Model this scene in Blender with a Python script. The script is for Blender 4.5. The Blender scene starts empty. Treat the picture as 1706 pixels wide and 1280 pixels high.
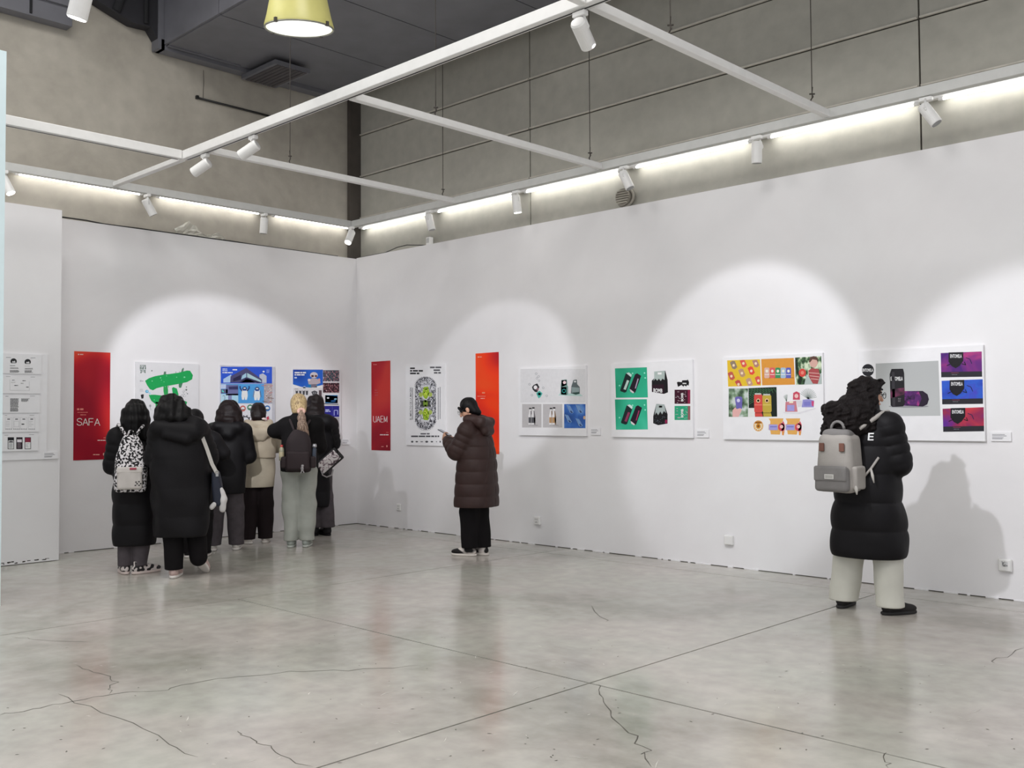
import bpy, math
import numpy as np
from mathutils import Vector, Matrix

scene = bpy.context.scene
COL = scene.collection
PI = math.pi

# ------------------------------------------------------------------ camera
# room frame: floor corner of the two white walls at the origin, right wall
# along +x at y=0, left wall along -y at x=0, metres.
YAW, PITCH, ROLL, FPX = math.radians(44.083), math.radians(1.906), math.radians(-0.339), 1635.6
CAM = np.array([10.921, -8.205, 1.45])
_F = np.array([-math.sin(YAW) * math.cos(PITCH), math.cos(YAW) * math.cos(PITCH), math.sin(PITCH)])
_R0 = np.array([math.cos(YAW), math.sin(YAW), 0.0])
_U0 = np.cross(_R0, _F)
_R = _R0 * math.cos(ROLL) + _U0 * math.sin(ROLL)
_U = -_R0 * math.sin(ROLL) + _U0 * math.cos(ROLL)
cd = bpy.data.cameras.new('camera')
cd.sensor_fit = 'HORIZONTAL'; cd.sensor_width = 36.0; cd.lens = FPX / 1706 * 36.0
cd.clip_start = 0.05; cd.clip_end = 100
cam = bpy.data.objects.new('camera', cd); COL.objects.link(cam)
cam.matrix_world = Matrix(((_R[0], _U[0], -_F[0], CAM[0]), (_R[1], _U[1], -_F[1], CAM[1]),
                           (_R[2], _U[2], -_F[2], CAM[2]), (0, 0, 0, 1)))
scene.camera = cam

# ------------------------------------------------------------------ world, lights, exposure
world = bpy.data.worlds.new('world'); scene.world = world; world.use_nodes = True
bg = world.node_tree.nodes['Background']
bg.inputs['Color'].default_value = (0.93, 0.95, 1.0, 1); bg.inputs['Strength'].default_value = 0.86
vs = scene.view_settings
vs.view_transform = 'Standard'; vs.look = 'None'; vs.gamma = 1.0; vs.use_curve_mapping = False
vs.exposure = 0.14


def lamp(kind, name, loc, target, power, color=(1, 1, 1), size=0.5, angle=30, blend=0.15):
    l = bpy.data.lights.new(name, kind); l.energy = power; l.color = color
    if kind == 'AREA':
        l.shape = 'DISK'; l.size = size
    elif kind == 'SPOT':
        l.spot_size = math.radians(angle); l.spot_blend = blend; l.shadow_soft_size = size
    o = bpy.data.objects.new(name, l); COL.objects.link(o); o.location = loc
    d = Vector(target) - Vector(loc)
    o.rotation_euler = d.to_track_quat('-Z', 'Y').to_euler()
    return o


# unseen area lamps added as ambient fill, standing in for hall high-bays
for i, (x, y) in enumerate([(3.0, -5.2), (7.5, -5.2), (12.0, -5.2), (3.0, -10.0), (7.5, -10.0), (12.0, -10.0)]):
    lamp('AREA', 'hall_fill_light', (x, y, 6.9), (x, y, 0), 110, (1.0, 0.985, 0.96), 2.4)
# exhibition spots on the suspended track row at y=-6 and on the beam at y=-3.54
SPOT_C = (0.93, 0.94, 1.0)
lamp('SPOT', 'spot_light', (5.35, -5.95, 3.72), (0.0, -2.05, 1.58), 720, SPOT_C, 0.05, 24.0, 0.28)
lamp('SPOT', 'spot_light', (7.9, -6.0, 3.75), (2.78, 0.0, 1.84), 600, SPOT_C, 0.05, 14.6, 0.30)
lamp('SPOT', 'spot_light', (7.03, -3.42, 3.80), (6.05, 0.0, 1.62), 320, SPOT_C, 0.05, 36.5, 0.28)
lamp('SPOT', 'spot_light', (7.13, -4.55, 3.90), (8.75, 0.0, 1.15), 330, SPOT_C, 0.05, 31.5, 0.32)
lamp('SPOT', 'spot_light', (3.1, -6.0, 3.85), (0.85, 0.0, 0.85), 160, SPOT_C, 0.06, 22, 0.5)

# ------------------------------------------------------------------ materials
def lin(c):
    if isinstance(c, str):
        c = [int(c[i:i + 2], 16) / 255 for i in (0, 2, 4)]
    return tuple(((v + 0.055) / 1.055) ** 2.4 if v > 0.04045 else v / 12.92 for v in c)


MATS = {}


def mat(name, col, rough=0.6, metal=0.0, var=0.08, scale=12.0, bump=0.0, bscale=60.0, emit=0.0, sheen=0.0,
        trans=0.0, alpha=1.0, spec=0.5):
    """principled material whose colour and relief vary by procedural noise"""
    if name in MATS:
        return MATS[name]
    m = bpy.data.materials.new(name); m.use_nodes = True
    nt = m.node_tree; b = nt.nodes['Principled BSDF']
    c = lin(col) if isinstance(col, str) else col
    geo = nt.nodes.new('ShaderNodeTexCoord')
    nz = nt.nodes.new('ShaderNodeTexNoise'); nz.inputs['Scale'].default_value = scale; nz.inputs['Detail'].default_value = 4
    nt.links.new(geo.outputs['Object'], nz.inputs['Vector'])
    rp = nt.nodes.new('ShaderNodeValToRGB')
    rp.color_ramp.elements[0].position = 0.3; rp.color_ramp.elements[1].position = 0.7
    rp.color_ramp.elements[0].color = (*[max(0, v * (1 - var)) for v in c], 1)
    rp.color_ramp.elements[1].color = (*[min(1, v * (1 + var)) for v in c], 1)
    nt.links.new(nz.outputs['Fac'], rp.inputs['Fac'])
    nt.links.new(rp.outputs['Color'], b.inputs['Base Color'])
    b.inputs['Roughness'].default_value = rough; b.inputs['Metallic'].default_value = metal
    b.inputs['Specular IOR Level'].default_value = spec
    if sheen: b.inputs['Sheen Weight'].default_value = sheen
    if trans: b.inputs['Transmission Weight'].default_value = trans
    if alpha < 1: b.inputs['Alpha'].default_value = alpha
    if emit:
        b.inputs['Emission Color'].default_value = (*c, 1); b.inputs['Emission Strength'].default_value = emit
    if bump:
        n2 = nt.nodes.new('ShaderNodeTexNoise'); n2.inputs['Scale'].default_value = bscale; n2.inputs['Detail'].default_value = 3
        nt.links.new(geo.outputs['Object'], n2.inputs['Vector'])
        bp = nt.nodes.new('ShaderNodeBump'); bp.inputs['Strength'].default_value = bump; bp.inputs['Distance'].default_value = 0.01
        nt.links.new(n2.outputs['Fac'], bp.inputs['Height']); nt.links.new(bp.outputs['Normal'], b.inputs['Normal'])
    MATS[name] = m
    return m


INK = 1.12   # photographed ink colour -> paper reflectance


def ink(hexcol):
    n = 'ink_' + hexcol
    if n in MATS: return MATS[n]
    c = tuple(min(0.86, v * INK) for v in lin(hexcol))
    return mat(n, c, 0.5, var=0.03, scale=30, spec=0.2)


def ramp_mat(name, stops, scale, rough=0.5, detail=2.0, stretch=(1, 1, 1), distort=0.0, kind='noise', bump=0.0, emit=0.0):
    """printed or cast surface: noise through a colour ramp, in world metres"""
    if name in MATS: return MATS[name]
    m = bpy.data.materials.new(name); m.use_nodes = True
    nt = m.node_tree; b = nt.nodes['Principled BSDF']
    g = nt.nodes.new('ShaderNodeNewGeometry')
    mp = nt.nodes.new('ShaderNodeMapping'); mp.inputs['Scale'].default_value = stretch
    nt.links.new(g.outputs['Position'], mp.inputs['Vector'])
    if kind == 'noise':
        t = nt.nodes.new('ShaderNodeTexNoise'); t.inputs['Detail'].default_value = detail
        t.inputs['Distortion'].default_value = distort; out = t.outputs['Fac']
    else:
        t = nt.nodes.new('ShaderNodeTexVoronoi'); out = t.outputs['Distance']
    t.inputs['Scale'].default_value = scale
    nt.links.new(mp.outputs['Vector'], t.inputs['Vector'])
    r = nt.nodes.new('ShaderNodeValToRGB')
    e = r.color_ramp.elements
    while len(e) < len(stops): e.new(0.5)
    for k, (p, c) in enumerate(stops):
        e[k].position = p
        e[k].color = (*[min(0.9, v * INK) for v in lin(c)], 1) if isinstance(c, str) else (*c, 1)
    nt.links.new(out, r.inputs['Fac']); nt.links.new(r.outputs['Color'], b.inputs['Base Color'])
    b.inputs['Roughness'].default_value = rough; b.inputs['Specular IOR Level'].default_value = 0.2
    if bump:
        bp = nt.nodes.new('ShaderNodeBump'); bp.inputs['Strength'].default_value = bump; bp.inputs['Distance'].default_value = 0.01
        nt.links.new(out, bp.inputs['Height']); nt.links.new(bp.outputs['Normal'], b.inputs['Normal'])
    MATS[name] = m
    return m


def concrete_mat(name, dark, mid, light, rough=(0.6, 0.85), scale=0.9, stretch=(1, 1, 1), fine=9.0, spec=0.5, bump=0.08, finev=0.07, det=7, dist=0.6, tint=0.0):
    m = bpy.data.materials.new(name); m.use_nodes = True
    nt = m.node_tree; b = nt.nodes['Principled BSDF']; L = nt.links.new
    g = nt.nodes.new('ShaderNodeNewGeometry')
    mp = nt.nodes.new('ShaderNodeMapping'); mp.inputs['Scale'].default_value = stretch
    L(g.outputs['Position'], mp.inputs['Vector'])
    big = nt.nodes.new('ShaderNodeTexNoise'); big.inputs['Scale'].default_value = scale
    big.inputs['Detail'].default_value = det; big.inputs['Roughness'].default_value = 0.62; big.inputs['Distortion'].default_value = dist
    L(mp.outputs['Vector'], big.inputs['Vector'])
    r = nt.nodes.new('ShaderNodeValToRGB'); e = r.color_ramp.elements; e.new(0.5)
    for k, (p, c) in enumerate([(0.33, dark), (0.5, mid), (0.68, light)]):
        e[k].position = p; e[k].color = (*lin(c), 1)
    L(big.outputs['Fac'], r.inputs['Fac'])
    sm = nt.nodes.new('ShaderNodeTexNoise'); sm.inputs['Scale'].default_value = fine; sm.inputs['Detail'].default_value = 6
    L(g.outputs['Position'], sm.inputs['Vector'])
    mr = nt.nodes.new('ShaderNodeMapRange'); mr.inputs['From Min'].default_value = 0.3; mr.inputs['From Max'].default_value = 0.7
    mr.inputs['To Min'].default_value = 1 - finev; mr.inputs['To Max'].default_value = 1 + finev
    L(sm.outputs['Fac'], mr.inputs['Value'])
    mx = nt.nodes.new('ShaderNodeMix'); mx.data_type = 'RGBA'; mx.blend_type = 'MULTIPLY'; mx.inputs['Factor'].default_value = 1
    L(r.outputs['Color'], mx.inputs['A']); L(mr.outputs['Result'], mx.inputs['B'])
    if tint:
        tn = nt.nodes.new('ShaderNodeTexNoise'); tn.inputs['Scale'].default_value = 0.9; tn.inputs['Detail'].default_value = 2
        L(g.outputs['Position'], tn.inputs['Vector'])
        tr = nt.nodes.new('ShaderNodeValToRGB'); tr.color_ramp.elements[0].position = 0.36; tr.color_ramp.elements[1].position = 0.64
        tr.color_ramp.elements[0].color = (1 + tint, 0.99, 1.0, 1); tr.color_ramp.elements[1].color = (1 - tint, 1.0 + tint * 0.6, 0.99, 1)
        L(tn.outputs['Fac'], tr.inputs['Fac'])
        m2 = nt.nodes.new('ShaderNodeMix'); m2.data_type = 'RGBA'; m2.blend_type = 'MULTIPLY'; m2.inputs['Factor'].default_value = 1
        L(mx.outputs['Result'], m2.inputs['A']); L(tr.outputs['Color'], m2.inputs['B']); L(m2.outputs['Result'], b.inputs['Base Color'])
    else:
        L(mx.outputs['Result'], b.inputs['Base Color'])
    rr = nt.nodes.new('ShaderNodeMapRange'); rr.inputs['From Min'].default_value = 0.3; rr.inputs['From Max'].default_value = 0.7
    rr.inputs['To Min'].default_value = rough[0]; rr.inputs['To Max'].default_value = rough[1]
    L(big.outputs['Fac'], rr.inputs['Value']); L(rr.outputs['Result'], b.inputs['Roughness'])
    b.inputs['Specular IOR Level'].default_value = spec
    if bump:
        bp = nt.nodes.new('ShaderNodeBump'); bp.inputs['Strength'].default_value = bump; bp.inputs['Distance'].default_value = 0.01
        L(sm.outputs['Fac'], bp.inputs['Height']); L(bp.outputs['Normal'], b.inputs['Normal'])
    MATS[name] = m
    return m


# ------------------------------------------------------------------ object helpers
def tag(o, label=None, cat=None, group=None, kind=None):
    if label: o['label'] = label
    if cat: o['category'] = cat
    if group: o['group'] = group
    if kind: o['kind'] = kind
    return o


def link(o, parent=None):
    COL.objects.link(o)
    if parent is not None: o.parent = parent
    return o


def thing(name, label, cat, loc=(0, 0, 0), rz=0.0, group=None):
    o = bpy.data.objects.new(name, None); o.empty_display_size = 0.1
    link(o); o.location = loc; o.rotation_euler = (0, 0, rz)
    return tag(o, label, cat, group)


def mesh_of(name, verts, faces, mats, fm=None, smooth=False):
    me = bpy.data.meshes.new(name)
    me.from_pydata([tuple(map(float, v)) for v in verts], [], [tuple(map(int, f)) for f in faces])
    for m in (mats if isinstance(mats, (list, tuple)) else [mats]): me.materials.append(m)
    if fm is not None: me.polygons.foreach_set('material_index', fm)
    if smooth: me.polygons.foreach_set('use_smooth', [True] * len(me.polygons))
    me.update()
    return me


def part(name, V, F, mats, parent=None, world_space=False, smooth=False, fm=None, loc=None, rot=None):
    """one mesh object; world_space verts are moved into the (unrotated) parent's frame"""
    if world_space and parent is not None:
        p = parent; off = Vector((0, 0, 0))
        while p is not None: off += p.location; p = p.parent
        V = [(v[0] - off[0], v[1] - off[1], v[2] - off[2]) for v in V]
    o = bpy.data.objects.new(name, mesh_of(name, V, F, mats, fm, smooth))
    link(o, parent)
    if loc is not None: o.location = loc
    if rot is not None: o.rotation_euler = rot
    return o


class MB:
    """collects simple solids into one mesh"""
    def __init__(s): s.V = []; s.F = []

    def add(s, V, F):
        n = len(s.V); s.V += [tuple(v) for v in V]; s.F += [tuple(i + n for i in f) for f in F]; return s

    def box(s, x0, x1, y0, y1, z0, z1, bev=0.0):
        if bev <= 0:
            V = [(x, y, z) for x in (x0, x1) for y in (y0, y1) for z in (z0, z1)]
            return s.add(V, [(0, 1, 3, 2), (4, 6, 7, 5), (0, 4, 5, 1), (2, 3, 7, 6), (0, 2, 6, 4), (1, 5, 7, 3)])
        b = bev; V = []
        for X, sx in ((x0, 1), (x1, -1)):
            for Y, sy in ((y0, 1), (y1, -1)):
                for Z, sz in ((z0, 1), (z1, -1)):
                    V += [(X, Y + sy * b, Z + sz * b), (X + sx * b, Y, Z + sz * b), (X + sx * b, Y + sy * b, Z)]
        q = lambda i, j, k, a: (i * 4 + j * 2 + k) * 3 + a
        F = []
        for i in (0, 1): F.append((q(i, 0, 0, 0), q(i, 0, 1, 0), q(i, 1, 1, 0), q(i, 1, 0, 0)))
        for j in (0, 1): F.append((q(0, j, 0, 1), q(0, j, 1, 1), q(1, j, 1, 1), q(1, j, 0, 1)))
        for k in (0, 1): F.append((q(0, 0, k, 2), q(0, 1, k, 2), q(1, 1, k, 2), q(1, 0, k, 2)))
        for i in (0, 1):
            for j in (0, 1): F.append((q(i, j, 0, 0), q(i, j, 1, 0), q(i, j, 1, 1), q(i, j, 0, 1)))
            for k in (0, 1): F.append((q(i, 0, k, 0), q(i, 1, k, 0), q(i, 1, k, 2), q(i, 0, k, 2)))
        for j in (0, 1):
            for k in (0, 1): F.append((q(0, j, k, 1), q(1, j, k, 1), q(1, j, k, 2), q(0, j, k, 2)))
        for i in (0, 1):
            for j in (0, 1):
                for k in (0, 1): F.append((q(i, j, k, 0), q(i, j, k, 1), q(i, j, k, 2)))
        return s.add(V, F)

    def tube(s, pts, r, n=10, cap=True, closed=False):
        pts = [np.array(p, float) for p in pts]; rs = r if isinstance(r, (list, tuple)) else [r] * len(pts)
        V = []; F = []; up = None; m = len(pts)
        for i, p in enumerate(pts):
            a = pts[(i - 1) % m] if closed else pts[max(i - 1, 0)]
            b = pts[(i + 1) % m] if closed else pts[min(i + 1, m - 1)]
            t = b - a; t = t / (np.linalg.norm(t) + 1e-12)
            if up is None:
                up = np.array([0, 0, 1.0]) if abs(t[2]) < 0.9 else np.array([1.0, 0, 0])
            u = np.cross(up, t); u /= np.linalg.norm(u); w = np.cross(t, u); up = w
            for k in range(n):
                an = 2 * PI * k / n
                V.append(p + rs[i] * (math.cos(an) * u + math.sin(an) * w))
        for i in range(m if closed else m - 1):
            for k in range(n):
                F.append((i * n + k, i * n + (k + 1) % n, ((i + 1) % m) * n + (k + 1) % n, ((i + 1) % m) * n + k))
        if cap and not closed:
            F.append(tuple(range(n))[::-1]); F.append(tuple((m - 1) * n + k for k in range(n)))
        return s.add(V, F)

    def prism(s, poly, axis, a, b):
        """polygon in the other two axes, extruded along axis from a to b"""
        n = len(poly); V = []
        for t in (a, b):
            for p in poly:
                v = list(p); v.insert(axis, t); V.append(v)
        F = [tuple(range(n))[::-1], tuple(range(n, 2 * n))] + [(i, (i + 1) % n, n + (i + 1) % n, n + i) for i in range(n)]
        return s.add(V, F)

    def strip(s, pts, w, z, nrm=(0, 0, 1)):
        """flat ribbon along pts, width w, facing nrm"""
        pts = [np.array(p, float) for p in pts]; nr = np.array(nrm, float)
        V = []; ws = w if isinstance(w, (list, tuple)) else [w] * len(pts)
        for i, p in enumerate(pts):
            t = pts[min(i + 1, len(pts) - 1)] - pts[max(i - 1, 0)]; t /= np.linalg.norm(t)
            sd = np.cross(nr, t)
            V += [p + sd * ws[i] / 2 + nr * z, p - sd * ws[i] / 2 + nr * z]
        return s.add(V, [(2 * i, 2 * i + 1, 2 * i + 3, 2 * i + 2) for i in range(len(pts) - 1)])

    def obj(s, name, m, parent=None, ws=True, smooth=False, loc=None, rot=None):
        return part(name, s.V, s.F, m, parent, ws, smooth, None, loc, rot)


def struct(name, mb, m, label=None, smooth=False):
    o = mb.obj(name, m, None, False, smooth); o['kind'] = 'structure'
    if label: o['label'] = label
    return o


def wall_pt(px, py, ax, c):
    """point where the photograph's pixel meets the plane axis=c"""
    d = _F + _R * (px - 853) / FPX - _U * (py - 640) / FPX
    return CAM + d * ((c - CAM[ax]) / d[ax])

# ================================================================== the room
M_WALL = concrete_mat('white_wall_paint', 'e4e2e3', 'e8e6e7', 'ebeaeb', rough=(0.5, 0.62), scale=0.5, fine=3, bump=0.0, finev=0.012)
M_FLOOR = concrete_mat('polished_concrete', '979389', 'b8b4ac', 'c6c2ba', rough=(0.15, 0.23), scale=0.55, stretch=(1.0, 1.0, 1), fine=8.0, bump=0.0, spec=0.5, det=6, dist=0.35, finev=0.10, tint=0.022)
M_CONC = concrete_mat('bare_concrete', '9b958b', 'a7a196', 'b2aca1', scale=0.8, fine=6, bump=0.15)
M_PANEL = concrete_mat('concrete_panel', 'a4a197', 'aca99f', 'b4b1a7', scale=0.5, stretch=(0.6, 1, 1.4), fine=7, bump=0.06)
M_JOINT = mat('dark_joint', '45413a', 0.9)
M_DARK = mat('dark_duct_paint', '68686e', 0.5, var=0.1, scale=3, bump=0.05, bscale=8)
M_DARKER = mat('dark_seam', '17171b', 0.8)
M_STEEL = mat('dark_steel', '4a443f', 0.55, var=0.15, scale=5)
M_WHITE = mat('white_powder_coat', 'e9e8e6', 0.4, var=0.03)
M_LED = mat('led_tube_glow', (1.0, 1.0, 0.97), 0.4, emit=11.0, var=0.0)
M_LENS_ON = mat('spot_lens_lit', (1.0, 0.99, 0.96), 0.3, emit=14.0, var=0.0)
M_LENS_OFF = mat('spot_lens_dark', '8d8d8d', 0.2)
M_BLACK = mat('black_plastic', '131313', 0.5)
M_WIRE = mat('dark_wire', '38322c', 0.6)

# --- floor: dark bed with cast slabs, saw-cut joints between them
floor = struct('floor', MB().box(-0.6, 18.4, -14.9, 0.3, -0.10, -0.03), mat('joint_bed', '24221f', 0.9))
XE = [-0.6, 3.82, 7.47, 11.12, 14.77, 18.4]
YE = [0.3, -0.43, -4.05, -7.67, -11.3, -14.9]
J = 0.006
for i in range(5):
    for j in range(5):
        y0, y1 = YE[j + 1] + J, YE[j] - J
        if i == 0 and j == 1: y0 = YE[3] + J      # the bay beside the left wall is one long pour
        if i == 0 and j == 2: continue
        MB().box(XE[i] + J, XE[i + 1] - J, y0, y1, -0.03, 0.0).obj('slab', M_FLOOR, floor, False)
M_CRACK = mat('crack_line', '5b5750', 0.9)
CRACKS = [
    [(991, 1140), (996, 1152), (1003, 1170), (1019, 1191), (1041, 1216), (1060, 1232), (1078, 1251), (1075, 1259), (1085, 1278)],
    [(0, 1190), (40, 1184), (90, 1174), (140, 1166), (183, 1157), (222, 1153), (262, 1153), (300, 1143), (362, 1131), (420, 1127), (480, 1120), (550, 1117), (640, 1114), (700, 1109)],
    [(183, 1157), (187, 1146), (190, 1134), (175, 1125), (150, 1117), (128, 1109)],
    [(515, 1276), (470, 1258), (443, 1244), (430, 1234), (405, 1225), (396, 1218)],
    [(95, 1157), (150, 1178), (220, 1205), (280, 1240), (330, 1262)],
    [(20, 1061), (52, 1065), (90, 1069), (146, 1070)],
    [(985, 1010), (1000, 1027), (1010, 1036)],
    [(1470, 1252), (1478, 1268), (1480, 1280)],
    [(1656, 1106), (1670, 1096), (1706, 1080)],
]
for k, c in enumerate(CRACKS):
    pts = [wall_pt(x, y, 2, 0.0) for x, y in c]
    rng = np.random.RandomState(k); fine = []
    for a, b in zip(pts[:-1], pts[1:]):
        for t in (0, 0.33, 0.66):
            p = a + (b - a) * t; p = p + np.array([*(rng.randn(2) * 0.012), 0]); fine.append(p)
    fine.append(pts[-1])
    w = [0.003 + 0.005 * rng.rand() * (1.0 if k < 2 else 0.6) for _ in fine]; w[0] = w[-1] = 0.001
    MB().strip(fine, w, 0.0006).obj('crack', M_CRACK, floor, False)
# pale scuffs and dark specks on the slabs
rng = np.random.RandomState(14)
for nm, col, n in (('scuff', 'd2cfc8', 70), ('speck', '5f5b54', 110)):
    mb = MB()
    for k in range(n):
        c_ = wall_pt(1706 * rng.rand(), 1010 + 265 * rng.rand() ** 0.8, 2, 0.0); a = rng.rand() * 3.1; l = (0.02 + 0.09 * rng.rand() ** 3) if nm == 'scuff' else 0.008 + 0.014 * rng.rand()
        dv = np.array([math.cos(a), math.sin(a), 0]) * l / 2; md = c_ + np.array([*(rng.randn(2) * l * 0.05), 0])
        mb.strip([c_ - dv, md, c_ + dv], [0.001, 0.002 + 0.005 * rng.rand(), 0.001] if nm == 'scuff' else [0.002, 0.008, 0.002], 0.0007)
    tag(mb.obj(nm, mat(nm + '_mark', col, 0.8), floor, False), kind='stuff')

# --- white exhibition walls (a thin dark gap at the foot)
wl = struct('wall_left', MB().box(-0.12, 0.0, -4.3, 0.12, 0.007, 3.64), M_WALL)
wr = struct('wall_right', MB().box(0.0, 16.5, 0.0, 0.12, 0.007, 3.65), M_WALL)
struct('wall_left_return', MB().box(-0.12, 0.507, -9.0, -4.165, 0.006, 3.625), M_WALL)
struct('wall_partition', MB().box(2.58, 2.70, -8.6, -5.456, 0.0, 4.37), mat('blue_lit_panel', 'e0f2f6', 0.4, var=0.02))  # white partition, the bluish light falling on it mixed into its colour
# foot trims showing chipped plaster along the floor line
rng = np.random.RandomState(5)
mb = MB()
for k in range(60):
    x = 0.2 + 8.3 * rng.rand(); l = 0.02 + 0.10 * rng.rand() ** 2
    mb.box(x, x + l, -0.004 - 0.008 * rng.rand(), 0.004, 0.0005, 0.008 + 0.006 * rng.rand())
for k in range(14):
    y = -4.2 + 4.1 * rng.rand(); l = 0.02 + 0.08 * rng.rand()
    mb.box(-0.004, 0.004 + 0.006 * rng.rand(), y, y + l, 0.0005, 0.008 + 0.006 * rng.rand())
trim = struct('trim_1', mb, M_WALL)
mb = MB()
for k in range(26):
    y = -4.9 + 0.65 * rng.rand(); z = 0.012 + 0.018 * rng.rand(); l = 0.008 + 0.03 * rng.rand()
    mb.box(0.5065, 0.5075, y, y + l, z, z + 0.004 + 0.008 * rng.rand())
struct('trim_2', mb, mat('chipped_board', '4a4640', 0.9))

# --- concrete hall walls behind and above
struct('wall_left_upper', MB().box(-0.40, -0.15, -14.9, 0.40, 0.0, 7.6), M_CONC)
wru = struct('wall_right_upper', MB().box(-0.15, 16.5, 0.165, 0.40, 0.0, 7.6), M_JOINT)
XP = [-0.15, 3.149, 7.679, 12.21, 16.5]
ZP = [2.9, 3.645, 4.232, 4.820, 5.407, 5.994, 6.58, 7.17]
for i in range(4):
    for j in range(7):
        MB().box(XP[i] + 0.008, XP[i + 1] - 0.008, 0.15, 0.17, ZP[j] + 0.004, ZP[j + 1] - 0.012).obj('panel', M_PANEL, wru, False)
M_RIB = mat('joint_rib', 'c4bfb4', 0.6)
for i in range(4):
    for z in ZP[2:6]:
        MB().box(XP[i] + 0.012, XP[i + 1] - 0.012, 0.128, 0.155, z, z + 0.014).obj('joint_strip', M_RIB, wru, False)
# dark steel column in the corner
struct('trim_3', MB().box(-0.15, -0.10, -0.045, 0.15, 0.0, 7.5).box(-0.15, -0.115, 0.05, 0.15, 0, 7.5)
       .box(-0.10, -0.085, -0.045, -0.025, 0, 7.5), M_STEEL, 'dark steel column standing in the corner of the concrete walls')

# --- roof and the dark soffit
struct('ceiling', MB().box(-0.4, 18.4, -14.9, 0.4, 7.6, 7.8), mat('roof_underside', '37363a', 0.8))
soffit = thing('duct_soffit', 'large dark grey boxed air duct with seams hanging under the roof', 'duct', (0.0, -1.6, 5.85))
XS = [0.04, 1.30, 2.57, 3.85, 5.12, 6.4, 7.7, 9.0, 10.3]
for i in range(8):
    MB().box(XS[i] + 0.008, XS[i + 1] - 0.008, -2.80, -0.42, 5.85, 5.90).obj('panel', M_DARK, soffit)
    MB().box(XS[i] + 0.008, XS[i + 1] - 0.008, -2.83, -2.79, 5.86, 7.4).obj('side_panel', M_DARK, soffit)
MB().box(0.04, 10.3, -2.79, -0.43, 5.88, 7.4).obj('core', M_DARKER, soffit)
MB().box(-0.13, 0.035, -2.86, -0.36, 5.80, 5.92).box(0.06, 0.10, -2.80, -1.85, 5.835, 5.86).obj('edge_flange', M_DARK, soffit)
MB().box(-0.13, 0.035, -2.90, -2.82, 5.80, 7.4).obj('corner_post', M_DARK, soffit)
mb = MB()
rng = np.random.RandomState(3)
for k in range(14):
    x = 0.1 + 6 * rng.rand(); l = 0.08 + 0.35 * rng.rand()
    mb.box(x, x + l, -0.43, -0.36 + 0.03 * rng.rand(), 5.80 + 0.05 * rng.rand(), 5.93)
tag(mb.obj('torn_insulation', M_DARKER, soffit), kind='stuff')
vent = thing('ceiling_vent', 'square dark air diffuser mounted under the grey duct', 'vent', (0.32, -1.49, 5.80))
MB().box(-0.08, 0.70, -1.74, -1.24, 5.745, 5.798).obj('frame', M_DARK, vent)
for k in range(7):
    y = -1.70 + k * 0.062
    MB().box(-0.05, 0.69, y, y + 0.045, 5.737, 5.747).obj('slat', mat('vent_slat', '4a4648', 0.6), vent)
# dark duct pieces further left along the wall
d = thing('air_duct', 'dark grey duct end along the concrete wall at upper left', 'duct', (0.1, -4.6, 5.77))
MB().box(-0.14, 0.02, -6.5, -3.885, 5.78, 6.35).obj('body', M_DARK, d)
MB().box(0.02, 0.035, -4.335, -4.31, 5.80, 6.3).box(0.02, 0.04, -6.5, -4.31, 6.02, 6.05).obj('seam', M_DARKER, d)
MB().box(0.02, 0.06, -4.30, -3.885, 5.98, 6.35).obj('flange', M_DARK, d)
d = thing('roof_bracket', 'black sloping roof bracket beside the boxed duct', 'bracket', (0.0, -3.3, 6.0))
MB().prism([(-3.62, 6.16), (-3.45, 6.10), (-3.20, 6.02), (-2.98, 6.03), (-2.86, 5.86), (-2.86, 7.4), (-3.62, 7.4)], 0, -0.14, 0.02).obj('gusset', mat('black_gusset', '26252a', 0.7), d)
MB().tube([(0.03, -3.40, 6.10), (0.03, -3.05, 7.2)], 0.05, 10).tube([(0.04, -3.05, 6.05), (0.04, -3.05, 7.3)], 0.03, 8).obj('pipe', M_DARKER, d, smooth=True)
d = thing('wall_conduit', 'pale thin conduit running under the dark duct near the corner', 'pipe', (-0.12, -0.9, 5.95))
MB().tube([(-0.10, -0.98, 5.945), (-0.10, -0.02, 6.02)], 0.012, 8).obj('pipe', mat('pale_conduit', 'aaa6a0', 0.5), d, smooth=True)
MB().box(-0.14, -0.08, -1.02, -0.98, 5.93, 5.97).obj('clip', M_DARKER, d)
MB().box(-0.14, -0.08, -0.10, -0.07, 5.99, 6.03).obj('clip', M_DARKER, d)
d = thing('wall_rod', 'thin black rod fixed across the left concrete wall', 'rod', (-0.13, -2.31, 5.37))
MB().tube([(-0.13, -2.312, 5.385), (-0.13, -1.0, 5.375)], 0.014, 8).obj('bar', M_BLACK, d, smooth=True)
MB().box(-0.15, -0.11, -2.33, -2.30, 5.37, 5.41).obj('end_clip', M_BLACK, d)
o = MB().tube([(-0.135, -2.23, 5.75), (-0.138, -2.225, 5.6), (-0.135, -2.235, 5.39)], 0.003, 6).obj('loose_wire', M_WIRE, None)
tag(o, 'short thin wire hanging on the left concrete wall above the black rod', 'wire')

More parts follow.
